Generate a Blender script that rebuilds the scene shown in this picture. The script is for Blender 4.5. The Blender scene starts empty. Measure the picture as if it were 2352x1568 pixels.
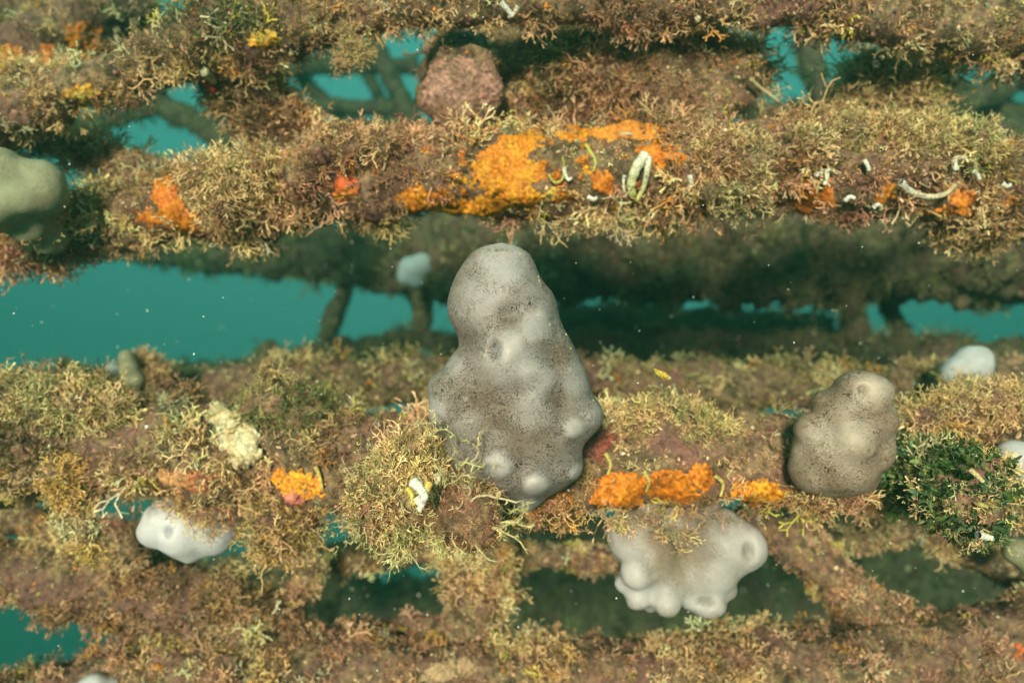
import bpy, math, random
import numpy as np
from mathutils import Vector
from mathutils.bvhtree import BVHTree

random.seed(7)
RNG = np.random.default_rng(7)
SC = bpy.context.scene
COL = SC.collection

# ------------------------------------------------------------------ camera, water, light
F = 1568.0                                   # focal length in pixels of a 2352 wide frame
cam_d = bpy.data.cameras.new('camera')
cam_d.lens = 24.0; cam_d.sensor_width = 36.0
cam_d.clip_start = 0.01; cam_d.clip_end = 200.0
cam_d.dof.use_dof = True
cam_d.dof.focus_distance = 0.68
cam_d.dof.aperture_fstop = 2.5
cam = bpy.data.objects.new('camera', cam_d); COL.objects.link(cam)
cam.location = (0, 0, 0); cam.rotation_euler = (math.radians(90), 0, 0)
SC.camera = cam

world = bpy.data.worlds.new('World'); SC.world = world; world.use_nodes = True
wn = world.node_tree; wn.nodes.clear()
wo = wn.nodes.new('ShaderNodeOutputWorld'); wb = wn.nodes.new('ShaderNodeBackground')
wt = wn.nodes.new('ShaderNodeTexCoord'); ws = wn.nodes.new('ShaderNodeSeparateXYZ')
wr = wn.nodes.new('ShaderNodeValToRGB'); wm = wn.nodes.new('ShaderNodeMapRange')
wm.inputs['From Min'].default_value = -1; wm.inputs['From Max'].default_value = 1
wn.links.new(wt.outputs['Generated'], ws.inputs[0]); wn.links.new(ws.outputs['Z'], wm.inputs['Value'])
wn.links.new(wm.outputs[0], wr.inputs[0]); wn.links.new(wr.outputs[0], wb.inputs[0]); wn.links.new(wb.outputs[0], wo.inputs[0])
e = wr.color_ramp.elements
e[0].position = 0.0; e[0].color = (0.004, 0.030, 0.024, 1)
e[1].position = 1.0; e[1].color = (0.12, 0.46, 0.40, 1)
for p, c in ((0.30, (0.036, 0.145, 0.110)), (0.50, (0.075, 0.235, 0.200)), (0.62, (0.125, 0.355, 0.320)), (0.75, (0.15, 0.42, 0.375))):
    n = e.new(p); n.color = (*c, 1)
wb.inputs[1].default_value = 0.78

sun_d = bpy.data.lights.new('sun', 'SUN'); sun_d.energy = 5.0; sun_d.angle = math.radians(9.0); sun_d.color = (1.0, 0.725, 0.575)
sun = bpy.data.objects.new('sun', sun_d); COL.objects.link(sun)
EL = math.radians(14); AZ = math.radians(10)
SUN_DIR = Vector((math.sin(AZ) * math.cos(EL), math.cos(AZ) * math.cos(EL), -math.sin(EL)))
sun.rotation_euler = SUN_DIR.to_track_quat('-Z', 'Y').to_euler()
sun.location = (-0.4, -2, 1.4)

SC.view_settings.view_transform = 'Standard'; SC.view_settings.look = 'None'
SC.view_settings.gamma = 1.0; SC.view_settings.exposure = 1.50
SC.render.engine = 'CYCLES'
SC.cycles.use_denoising = True
SC.cycles.max_bounces = 5; SC.cycles.diffuse_bounces = 3; SC.cycles.volume_bounces = 1; SC.cycles.transmission_bounces = 2

# ------------------------------------------------------------------ helpers
def P(px, py, d):
    return np.array(((px - 1176.0) / F * d, d, (784.0 - py) / F * d))

def proj(v):
    v = np.asarray(v)
    d = np.maximum(v[..., 1], 1e-3)
    return 1176 + v[..., 0] / d * F, 784 - v[..., 2] / d * F

def _hash(ix, iy, iz, seed):
    h = (ix.astype(np.int64) * 374761393 + iy.astype(np.int64) * 668265263 + iz.astype(np.int64) * 2147483647 + seed * 974634721) & 0xFFFFFFFF
    h = ((h ^ (h >> 13)) * 1274126177) & 0xFFFFFFFF
    h = (h ^ (h >> 16)) & 0xFFFFFFFF
    return h / 4294967295.0

def noise(p, scale, seed=0):
    q = np.asarray(p) * scale + 137.0
    i = np.floor(q).astype(np.int64); f = q - i; f = f * f * (3 - 2 * f)
    r = 0
    for dx in (0, 1):
        for dy in (0, 1):
            for dz in (0, 1):
                w = (f[..., 0] if dx else 1 - f[..., 0]) * (f[..., 1] if dy else 1 - f[..., 1]) * (f[..., 2] if dz else 1 - f[..., 2])
                r = r + w * _hash(i[..., 0] + dx, i[..., 1] + dy, i[..., 2] + dz, seed)
    return r

def fbm(p, scale, seed=0, o=3):
    r = 0; a = 1; t = 0
    for k in range(o):
        r = r + a * noise(p, scale * 2 ** k, seed + k * 17); t += a; a *= .5
    return r / t

def norm(v):
    return v / np.maximum(np.linalg.norm(v, axis=-1, keepdims=True), 1e-9)

def mesh_np(name, v, f, col=None, smooth=False, attrs=None):
    v = np.ascontiguousarray(v, dtype=np.float32); f = np.ascontiguousarray(f, dtype=np.int32)
    m = bpy.data.meshes.new(name)
    k = f.shape[1]
    m.vertices.add(len(v)); m.vertices.foreach_set('co', v.ravel())
    m.loops.add(f.size); m.loops.foreach_set('vertex_index', f.ravel())
    m.polygons.add(len(f)); m.polygons.foreach_set('loop_start', np.arange(0, f.size, k, dtype=np.int32))
    m.update(calc_edges=True)
    if smooth:
        m.polygons.foreach_set('use_smooth', np.ones(len(f), dtype=bool))
    if col is not None:
        a = m.color_attributes.new('col', 'FLOAT_COLOR', 'POINT')
        c = np.ones((len(v), 4), dtype=np.float32); c[:, :3] = col
        a.data.foreach_set('color', c.ravel())
    for an, av in (attrs or {}).items():
        a = m.attributes.new(an, 'FLOAT', 'POINT'); a.data.foreach_set('value', np.ascontiguousarray(av, dtype=np.float32))
    return m

def link(name, mesh, mat, parent=None, kind=None):
    o = bpy.data.objects.new(name, mesh); COL.objects.link(o)
    if mat: 
        mesh.materials.clear(); mesh.materials.append(mat)
    if parent: o.parent = parent
    if kind: o['kind'] = kind
    return o

def tag(o, label, cat, group=None):
    o['label'] = label; o['category'] = cat
    if group: o['group'] = group
    return o

def thing(name, label, cat, group=None, loc=(0, 0, 0)):
    o = bpy.data.objects.new(name, None); COL.objects.link(o); o.empty_display_size = .05
    return tag(o, label, cat, group)

# ------------------------------------------------------------------ materials
def new_mat(name):
    m = bpy.data.materials.new(name); m.use_nodes = True
    nt = m.node_tree; nt.nodes.clear()
    return m, nt, nt.nodes.new('ShaderNodeOutputMaterial')

def noise_node(nt, scale, detail=4, rough=.6, coord=None, dist=0):
    n = nt.nodes.new('ShaderNodeTexNoise'); n.inputs['Scale'].default_value = scale
    n.inputs['Detail'].default_value = detail; n.inputs['Roughness'].default_value = rough; n.inputs['Distortion'].default_value = dist
    if coord is not None: nt.links.new(coord, n.inputs['Vector'])
    return n

def ramp(nt, fac, stops):
    r = nt.nodes.new('ShaderNodeValToRGB'); el = r.color_ramp.elements
    el[0].position, el[0].color = stops[0][0], (*stops[0][1], 1)
    el[1].position, el[1].color = stops[-1][0], (*stops[-1][1], 1)
    for p, c in stops[1:-1]:
        q = el.new(p); q.color = (*c, 1)
    nt.links.new(fac, r.inputs[0]); return r

def mixc(nt, fac, a, b, mode='MIX'):
    m = nt.nodes.new('ShaderNodeMix'); m.data_type = 'RGBA'; m.blend_type = mode
    for s, x in ((m.inputs[0], fac), (m.inputs[6], a), (m.inputs[7], b)):
        if hasattr(x, 'is_linked') or hasattr(x, 'links'): nt.links.new(x, s)
        elif isinstance(x, (int, float)): s.default_value = x
        else: s.default_value = (*x, 1)
    return m.outputs[2]

def mat_turf():
    m, nt, out = new_mat('algae_turf')
    a = nt.nodes.new('ShaderNodeAttribute'); a.attribute_name = 'col'
    g = nt.nodes.new('ShaderNodeNewGeometry')
    n = noise_node(nt, 260, 2, .5, g.outputs['Position'])
    r = ramp(nt, n.outputs['Fac'], ((.3, (.62, .60, .56)), (.7, (1.25, 1.22, 1.15))))
    c = mixc(nt, 1.0, a.outputs['Color'], r.outputs[0], 'MULTIPLY')
    d = nt.nodes.new('ShaderNodeBsdfDiffuse'); t = nt.nodes.new('ShaderNodeBsdfTranslucent'); x = nt.nodes.new('ShaderNodeMixShader')
    x.inputs[0].default_value = .28
    nt.links.new(c, d.inputs[0]); nt.links.new(c, t.inputs[0])
    nt.links.new(d.outputs[0], x.inputs[1]); nt.links.new(t.outputs[0], x.inputs[2]); nt.links.new(x.outputs[0], out.inputs[0])
    return m

def mat_crust():
    m, nt, out = new_mat('encrusted_steel')
    g = nt.nodes.new('ShaderNodeNewGeometry'); pos = g.outputs['Position']
    b = nt.nodes.new('ShaderNodeBsdfPrincipled'); b.inputs['Roughness'].default_value = .75; b.inputs['Specular IOR Level'].default_value = .25
    n1 = noise_node(nt, 22, 5, .65, pos); n2 = noise_node(nt, 75, 5, .7, pos, .5); n3 = noise_node(nt, 9, 3, .5, pos)
    r1 = ramp(nt, n1.outputs['Fac'], ((.25, (.030, .020, .012)), (.42, (.095, .060, .033)), (.50, (.23, .145, .080)), (.56, (.15, .072, .052)), (.64, (.19, .11, .066)), (.78, (.060, .030, .024))))  # dark crust tones, deepened to paint in self-shadow between the tufts
    r2 = ramp(nt, n2.outputs['Fac'], ((.32, (.22, .20, .18)), (.5, (.9, .88, .85)), (.7, (1.7, 1.6, 1.35))))
    c = mixc(nt, 1.0, r1.outputs[0], r2.outputs[0], 'MULTIPLY')
    r3 = ramp(nt, n3.outputs['Fac'], ((.52, (0, 0, 0)), (.62, (1, 1, 1))))
    c = mixc(nt, r3.outputs[0], c, mixc(nt, 1.0, (.165, .074, .058), r2.outputs[0], 'MULTIPLY'))
    nt.links.new(c, b.inputs['Base Color'])
    bp = nt.nodes.new('ShaderNodeBump'); bp.inputs['Strength'].default_value = .9; bp.inputs['Distance'].default_value = .006
    nt.links.new(n2.outputs['Fac'], bp.inputs['Height']); nt.links.new(bp.outputs[0], b.inputs['Normal'])
    nt.links.new(b.outputs[0], out.inputs[0]); return m

def mat_col(name, rough=.7, spec=.3, nscale=180, lo=.6, hi=1.25, bump=.4, sss=0.0):
    """colour from the vertex attribute, broken by fine noise"""
    m, nt, out = new_mat(name)
    a = nt.nodes.new('ShaderNodeAttribute'); a.attribute_name = 'col'
    g = nt.nodes.new('ShaderNodeNewGeometry')
    n = noise_node(nt, nscale, 4, .65, g.outputs['Position'])
    r = ramp(nt, n.outputs['Fac'], ((.3, (lo, lo * .93, lo * .85)), (.7, (hi, hi, hi))))
    c = mixc(nt, 1.0, a.outputs['Color'], r.outputs[0], 'MULTIPLY')
    b = nt.nodes.new('ShaderNodeBsdfPrincipled'); b.inputs['Roughness'].default_value = rough; b.inputs['Specular IOR Level'].default_value = spec
    nt.links.new(c, b.inputs['Base Color'])
    if sss:
        b.inputs['Subsurface Weight'].default_value = sss; b.inputs['Subsurface Radius'].default_value = (.012, .008, .005); b.inputs['Subsurface Scale'].default_value = 1.0
    bp = nt.nodes.new('ShaderNodeBump'); bp.inputs['Strength'].default_value = bump; bp.inputs['Distance'].default_value = .003
    nt.links.new(n.outputs['Fac'], bp.inputs['Height']); nt.links.new(bp.outputs[0], b.inputs['Normal'])
    nt.links.new(b.outputs[0], out.inputs[0]); return m

def mat_tunicate(name, pale, pigment, fleck=(.035, .025, .016), fleck_amt=1.0, fscale=330, sss=.35, mott=.5):
    """smooth jelly skin: pale lobes, brown pigment and tiny dark flecks between them ('pale' attribute = 1 on lobes)"""
    m, nt, out = new_mat(name)
    tc = nt.nodes.new('ShaderNodeNewGeometry'); pos = tc.outputs['Position']
    at = nt.nodes.new('ShaderNodeAttribute'); at.attribute_name = 'pale'
    n1 = noise_node(nt, 28, 4, .6, pos)
    add = nt.nodes.new('ShaderNodeMath'); add.operation = 'ADD'
    sc = nt.nodes.new('ShaderNodeMath'); sc.operation = 'MULTIPLY_ADD'; sc.inputs[1].default_value = mott; sc.inputs[2].default_value = -mott * .5
    nt.links.new(n1.outputs['Fac'], sc.inputs[0]); nt.links.new(at.outputs['Fac'], add.inputs[0]); nt.links.new(sc.outputs[0], add.inputs[1])
    body = ramp(nt, add.outputs[0], ((0.0, pigment), (.35, tuple(.55 * a + .45 * b for a, b in zip(pigment, pale))), (.75, pale), (1.0, tuple(min(.9, 1.15 * x) for x in pale))))
    # flecks: stretched noise cells
    mp = nt.nodes.new('ShaderNodeMapping'); nt.links.new(pos, mp.inputs[0]); mp.inputs['Scale'].default_value = (1.0, .7, 1.0)
    dn = noise_node(nt, 60, 2, .5, pos)
    vadd = nt.nodes.new('ShaderNodeVectorMath'); vadd.operation = 'MULTIPLY_ADD'; vadd.inputs[1].default_value = (.03, .03, .03)
    nt.links.new(dn.outputs['Color'], vadd.inputs[0]); nt.links.new(mp.outputs[0], vadd.inputs[2])
    mp2 = nt.nodes.new('ShaderNodeMapping'); nt.links.new(vadd.outputs[0], mp2.inputs[0]); mp2.inputs['Rotation'].default_value = (0, .5, 0); mp2.inputs['Scale'].default_value = (1, 1, 2.6)
    fl = noise_node(nt, fscale, 1.5, .5, mp2.outputs[0], .8)
    fr = ramp(nt, fl.outputs['Fac'], ((.52, (0, 0, 0)), (.56, (1, 1, 1))))
    inv = ramp(nt, add.outputs[0], ((.35, (fleck_amt,) * 3), (1.0, (.10 * fleck_amt,) * 3)))
    n4 = noise_node(nt, 45, 3, .6, pos)
    pr = ramp(nt, n4.outputs['Fac'], ((.34, (.35, .35, .35)), (.52, (1, 1, 1))))
    fm = mixc(nt, 1.0, mixc(nt, 1.0, fr.outputs[0], inv.outputs[0], 'MULTIPLY'), pr.outputs[0], 'MULTIPLY')
    c = mixc(nt, fm, body.outputs[0], fleck)
    b = nt.nodes.new('ShaderNodeBsdfPrincipled'); b.inputs['Roughness'].default_value = .48; b.inputs['Specular IOR Level'].default_value = .18
    b.inputs['Subsurface Weight'].default_value = sss; b.inputs['Subsurface Radius'].default_value = (.030, .022, .016); b.inputs['Subsurface Scale'].default_value = 1.0
    nt.links.new(c, b.inputs['Base Color'])
    n5 = noise_node(nt, 140, 4, .6, pos)
    bp = nt.nodes.new('ShaderNodeBump'); bp.inputs['Strength'].default_value = .4; bp.inputs['Distance'].default_value = .002
    nt.links.new(n5.outputs['Fac'], bp.inputs['Height']); nt.links.new(bp.outputs[0], b.inputs['Normal'])
    nt.links.new(b.outputs[0], out.inputs[0]); return m

M_TURF = mat_turf(); M_CRUST = mat_crust()
M_SPONGE = mat_col('orange_sponge', .65, .3, 240, .55, 1.2, .6, .15)
M_SPECK = mat_col('crust_specks', .6, .35, 300, .6, 1.3, .4)
M_SHELL = mat_col('chalky_tube', .7, .2, 420, .35, 1.25, .9)
M_TUN = mat_tunicate('tunicate_grey', (.275, .246, .236), (.150, .108, .080), (.022, .015, .010), .9, 430, .85)
M_TUNB = mat_tunicate('tunicate_brown', (.33, .255, .205), (.175, .115, .078), (.05, .033, .017), 1.0, 460, .6, 1.0)
M_TUNW = mat_tunicate('tunicate_white', (.33, .285, .275), (.21, .148, .105), (.11, .075, .04), .6, 420, .7, .9)
M_TUNP = mat_tunicate('tunicate_milky', (.43, .385, .40), (.28, .22, .185), (.15, .11, .07), .4, 420, .8, .9)
M_TUNG = mat_tunicate('tunicate_beige', (.30, .27, .175), (.18, .145, .08), (.07, .055, .03), .6, 420, .5, 1.1)

# ------------------------------------------------------------------ tuft templates (unit height along +Z)
def ribbon(V, T, S, pts, w0, w1, rng, shade, closed_tip=True):
    pts = np.asarray(pts); n = len(pts)
    side = norm(np.cross(pts[-1] - pts[0], rng.normal(size=3)))
    base = len(V); 
    for i in range(n):
        t = i / (n - 1); w = w0 + (w1 - w0) * t
        if i == n - 1 and closed_tip:
            V.append(pts[i]); S.append(shade + .12)
        else:
            V.append(pts[i] - side * w * .5); V.append(pts[i] + side * w * .5); S.append(shade); S.append(shade)
    last = n - 1 if closed_tip else n
    for i in range(last - 1):
        a = base + 2 * i
        T.append((a, a + 1, a + 3)); T.append((a, a + 3, a + 2))
    if closed_tip:
        a = base + 2 * (n - 2); T.append((a, a + 1, a + 2))

def t_bushy(seed, stems=5, twigs=4, w=.075, cone=.9, segs=3, tl=.34, curl=.35):
    r = np.random.default_rng(seed); V, T, S = [], [], []
    for s in range(stems):
        d = norm(np.array((r.normal() * cone, r.normal() * cone, 1.0))); L = r.uniform(.6, 1.05)
        p = np.array((r.normal() * .10, r.normal() * .10, -.06)); pts = [p]
        for k in range(segs):
            d = norm(d + r.normal(size=3) * curl); p = p + d * L / segs; pts.append(p)
        sh = r.uniform(.7, 1.2)
        ribbon(V, T, S, pts, w, w * .6, r, sh)
        for q in range(twigs):
            u = r.uniform(.25, .98) * segs; i = min(int(u), segs - 1); b = pts[i] + (pts[i + 1] - pts[i]) * (u - i)
            td = norm(norm(pts[i + 1] - pts[i]) * .6 + r.normal(size=3) * .8); l = tl * r.uniform(.6, 1.3)
            m = b + td * l * .5 + r.normal(size=3) * .03
            ribbon(V, T, S, [b, m, b + norm(td + r.normal(size=3) * .35) * l], w * .8, w * .6, r, sh * r.uniform(.85, 1.2))
    return np.array(V), np.array(T), np.array(S)

def t_fuzz(seed, n=12, w=.08):
    r = np.random.default_rng(seed); V, T, S = [], [], []
    for s in range(n):
        d = norm(np.array((r.normal() * .9, r.normal() * .9, 1.0))); L = r.uniform(.5, 1.1)
        p = np.array((r.normal() * .35, r.normal() * .35, -.05))
        ribbon(V, T, S, [p, p + d * L * .5 + r.normal(size=3) * .06, p + norm(d + r.normal(size=3) * .4) * L], w, w * .7, r, r.uniform(.7, 1.25))
    return np.array(V), np.array(T), np.array(S)

def t_feather(seed, stems=3, w=.06):
    r = np.random.default_rng(seed); V, T, S = [], [], []
    for s in range(stems):
        d = norm(np.array((r.normal() * .6, r.normal() * .6, 1.0))); p = np.array((r.normal() * .06, r.normal() * .06, -.05)); pts = [p]
        for k in range(4):
            d = norm(d + r.normal(size=3) * .25); p = p + d * .25 * r.uniform(.9, 1.1); pts.append(p)
        sh = r.uniform(.8, 1.15); ribbon(V, T, S, pts, w, w * .6, r, sh)
        sd = norm(np.cross(pts[-1] - pts[0], r.normal(size=3)))
        for k in range(9):
            u = .3 + k * .41; i = min(int(u), 3); b = pts[i] + (pts[i + 1] - pts[i]) * (u - i)
            l = .24 * (1.15 - u / 5)
            ribbon(V, T, S, [b, b + (sd * (1 if k % 2 else -1) + norm(pts[i + 1] - pts[i]) * .8 + r.normal(size=3) * .15) * l], w * .8, w * .5, r, sh * r.uniform(.9, 1.25))
    return np.array(V), np.array(T), np.array(S)

def t_antler(seed, n=3, w=.062, depth=3, ang=.7):
    """forked, crinkly sprays with blunt tips"""
    r = np.random.default_rng(seed); V, T, S = [], [], []
    def seg(p, d, l, w, side, k, sh):
        q = p + d * l; b = len(V)
        sd = norm(np.cross(d, norm(side + r.normal(size=3) * .5)))
        V.extend([p - sd * w * .5, p + sd * w * .5, q + sd * w * .55, q - sd * w * .55]); S.extend([sh] * 2 + [sh * 1.1] * 2)
        T.append((b, b + 1, b + 2)); T.append((b, b + 2, b + 3))
        if k == 0: return
        pl = norm(np.cross(d, side))
        for sg in (-1, 1):
            if k < depth - 1 and r.random() < .15: continue
            a = ang * r.uniform(.4, 1.3) * sg
            nd = norm(d * math.cos(a) + pl * math.sin(a) + r.normal(size=3) * .22)
            seg(q, nd, l * r.uniform(.62, .95), w * .9, side, k - 1, sh * r.uniform(.98, 1.16))
    for i in range(n):
        d = norm(np.array((r.normal() * .7, r.normal() * .7, 1.0)))
        seg(np.array((r.normal() * .12, r.normal() * .12, -.05)), d, r.uniform(.30, .42), w, norm(r.normal(size=3)), depth, r.uniform(.75, 1.2))
    return np.array(V), np.array(T), np.array(S)

def t_stub(seed, stems=6):
    """short thick finger-like branchlets"""
    r = np.random.default_rng(seed); V, T, S = [], [], []
    for s in range(stems):
        d = norm(np.array((r.normal() * .8, r.normal() * .8, 1.0))); L = r.uniform(.55, 1.0); p = np.array((r.normal() * .2, r.normal() * .2, -.08))
        a = p + d * L * .55 + r.normal(size=3) * .05; b = p + d * L
        sh = r.uniform(.7, 1.2)
        ribbon(V, T, S, [p, a, b, b + d * .1], .10, .13, r, sh)
        for q in range(3):
            td = norm(d * .7 + r.normal(size=3) * .8); l = r.uniform(.2, .34); s0 = p + d * L * r.uniform(.3, .9)
            ribbon(V, T, S, [s0, s0 + td * l * .7, s0 + td * l], .10, .12, r, sh * r.uniform(.85, 1.2))
    return np.array(V), np.array(T), np.array(S)

def t_leaf(seed, n=7):
    r = np.random.default_rng(seed); V, T, S = [], [], []
    for s in range(n):
        d = norm(np.array((r.normal() * 1.0, r.normal() * 1.0, .8))); L = r.uniform(.5, 1.0)
        p = np.array((r.normal() * .3, r.normal() * .3, 0)); sd = norm(np.cross(d, r.normal(size=3))); nn = np.cross(d, sd); w = r.uniform(.10, .17); sh = r.uniform(.6, 1.3)
        b = len(V)
        for u, ww, k in ((0, .15, 0), (.3, .8, .05), (.65, 1., .12), (.9, .55, .10)):
            q = p + d * L * u + nn * k * L * r.uniform(-.5, 1.5)
            V += [q - sd * w * ww + nn * .04, q, q + sd * w * ww + nn * .04]; S += [sh * .95, sh * 1.1, sh]
        V.append(p + d * L); S.append(sh)
        for i in range(3):
            a = b + 3 * i
            for j in (0, 1): T.append((a + j, a + j + 1, a + j + 4)); T.append((a + j, a + j + 4, a + j + 3))
        a = b + 9; T.append((a, a + 1, b + 12)); T.append((a + 1, a + 2, b + 12))
    return np.array(V), np.array(T), np.array(S)

def t_strand(seed):
    """long straggling thread with sparse side branches"""
    r = np.random.default_rng(seed); V, T, S = [], [], []
    for s in range(3):
        d = norm(np.array((r.normal() * .5, r.normal() * .5, 1.0))); p = np.zeros(3); pts = [p]
        for k in range(6):
            d = norm(d + r.normal(size=3) * .38); p = p + d * .19; pts.append(p)
        sh = r.uniform(.8, 1.2); ribbon(V, T, S, pts, .038, .028, r, sh)
        for q in range(9):
            i = r.integers(1, 6); td = norm((pts[i + 1] if i < 6 else pts[i]) - pts[i - 1] + r.normal(size=3) * .35); l = r.uniform(.1, .25)
            ribbon(V, T, S, [pts[i], pts[i] + td * l * .5, pts[i] + norm(td + r.normal(size=3) * .5) * l], .036, .026, r, sh * r.uniform(.9, 1.2))
    return np.array(V), np.array(T), np.array(S)

TPL = {
    'bushy': [t_bushy(100 + i, 4, 5, .055, .9, 3, .26, .6) for i in range(12)],
    'antler': [t_antler(900 + i) for i in range(16)],
    'fork': [t_antler(950 + i, 5, .085, 2, .8) for i in range(12)],
    'fine': [t_bushy(200 + i, 4, 5, .045, 1.0, 3, .26, .55) for i in range(12)],
    'fuzz': [t_fuzz(300 + i) for i in range(10)],
    'feather': [t_feather(400 + i) for i in range(8)],
    'stub': [t_stub(500 + i) for i in range(10)],
    'leaf': [t_leaf(600 + i) for i in range(8)],
    'strand': [t_strand(700 + i) for i in range(8)],
    'far': [t_bushy(800 + i, 4, 2, .13, .9, 2, .4, .3) for i in range(8)],
}

def build_tufts(name, placements, parent, kind='stuff', mat=None):
    """placements: dict kind -> (pos(n,3), dir(n,3), size(n), col(n,3))"""
    Vs, Ts, Cs = [], [], []; off = 0
    for k, (pos, dr, size, col) in placements.items():
        if len(pos) == 0: continue
        tp = TPL[k]; which = RNG.integers(0, len(tp), len(pos))
        for ti, (v, t, s) in enumerate(tp):
            sel = np.where(which == ti)[0]
            if len(sel) == 0: continue
            z = norm(dr[sel]); x = norm(np.cross(z, RNG.normal(size=z.shape))); y = np.cross(z, x)
            R = np.stack([x, y, z], axis=1)                      # rows are axes
            w = np.einsum('vk,mkj->mvj', v, R) * size[sel][:, None, None] + pos[sel][:, None, :]
            tint = 1 + RNG.normal(size=(len(sel), 1, 3)) * .05
            c = np.clip(col[sel][:, None, :] * s[None, :, None] * tint, 0, .9)
            n, m = len(sel), len(v)
            Vs.append(w.reshape(-1, 3)); Cs.append(c.reshape(-1, 3))
            Ts.append((t[None] + (np.arange(n) * m)[:, None, None] + off).reshape(-1, 3)); off += n * m
    if not Vs: return None
    me = mesh_np(name, np.concatenate(Vs), np.concatenate(Ts), np.concatenate(Cs))
    return link(name, me, mat or M_TURF, parent, kind)

# ------------------------------------------------------------------ colour and density of the growth
TAN = (.62, .395, .215); KHAKI = (.56, .40, .195); BROWN = (.32, .17, .092); PINK = (.48, .22, .155); GOLD = (.64, .39, .14)
OLIVE = (.20, .20, .085); GREEN = (.085, .135, .06); DGREEN = (.045, .085, .045); TEALG = (.13, .27, .17); CREAM = (.62, .52, .33); MAROON = (.17, .075, .055)
YELLOW = (.62, .50, .10); ORANGE = (.60, .185, .010); AMBER = (.66, .28, .015); RED = (.55, .06, .035); WHITE = (.80, .73, .62)
# (px, py, rx, ry, colour, weight): species that grow in one spot
REGION = [
    (480, 40, 170, 70, GREEN, .8), (90, 1010, 150, 75, DGREEN, .75), (390, 960, 80, 45, TEALG, .8), (1760, 975, 70, 45, GREEN, .8),
    (120, 250, 190, 80, KHAKI, .7), (560, 220, 150, 90, BROWN, .6), (500, 420, 150, 90, KHAKI, .6), (800, 400, 170, 110, PINK, .75),
    (650, 450, 150, 110, BROWN, .4), (150, 560, 160, 60, PINK, .6), (1950, 330, 330, 70, KHAKI, .7), (2000, 410, 260, 60, PINK, .4),
    (1650, 330, 200, 100, BROWN, .45), (1500, 180, 280, 100, BROWN, .8), (1060, 215, 110, 110, PINK, .8), (2150, 180, 140, 120, TAN, .5), (1950, 150, 100, 60, OLIVE, .7),
    (650, 40, 140, 50, OLIVE, .5), (850, 30, 150, 50, KHAKI, .6), (1400, 30, 300, 60, BROWN, .5), (1900, 30, 200, 50, TAN, .6),
    (100, 920, 200, 70, KHAKI, .7), (720, 950, 220, 120, OLIVE, .45), (1500, 960, 200, 70, KHAKI, .7), (430, 1090, 250, 60, TAN, .7), (2150, 960, 200, 90, TAN, .7),
    (1350, 1010, 60, 60, MAROON, .6), (1950, 1150, 240, 60, TAN, .8), (300, 1350, 400, 110, BROWN, .45), (1500, 1520, 500, 60, BROWN, .3), (2150, 1480, 300, 110, PINK, .3),
    (250, 860, 150, 60, OLIVE, .6), (1600, 840, 500, 60, OLIVE, .6), (1000, 850, 260, 60, OLIVE, .55),
]
SUPPRESS = []      # (px, py, rx, ry, strength)

def tuft_colour(p, far):
    n1 = noise(p, 14, 5); n2 = noise(p, 33, 9); n3 = noise(p, 7, 21)
    c = np.empty((len(p), 3)); c[:] = TAN
    def mix(w, col): 
        nonlocal c; c = c * (1 - w[:, None]) + np.array(col) * w[:, None]
    mix(np.clip((n1 - .5) * 5, 0, 1) * .8, KHAKI)
    mix(np.clip((n2 - .55) * 5, 0, 1) * .75, BROWN)
    mix(np.clip((n3 - .48) * 5, 0, 1) * .7, PINK)
    mix(np.clip((noise(p, 60, 33) - .72) * 8, 0, 1) * .7, GOLD)
    if far: mix(np.full(len(p), .65), (.11, .105, .05))  # darker olive on far girders stands in for the light not reaching them
    x, y = proj(p)
    for (px, py, rx, ry, col, w) in REGION:
        g = np.exp(-(((x - px) / rx) ** 2 + ((y - py) / ry) ** 2) ** 1.5) * w
        mix(g * np.clip(.6 + n2, 0, 1), col)
    val = .46 + 1.2 * np.clip((noise(p, 26, 91) * .6 + noise(p, 70, 92) * .4 - .25) / .5, 0, 1)
    return c * val[:, None] * RNG.uniform(.8, 1.2, (len(p), 1))

CORES = []          # (BVH, object)
ALLTRI = [0]

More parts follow.
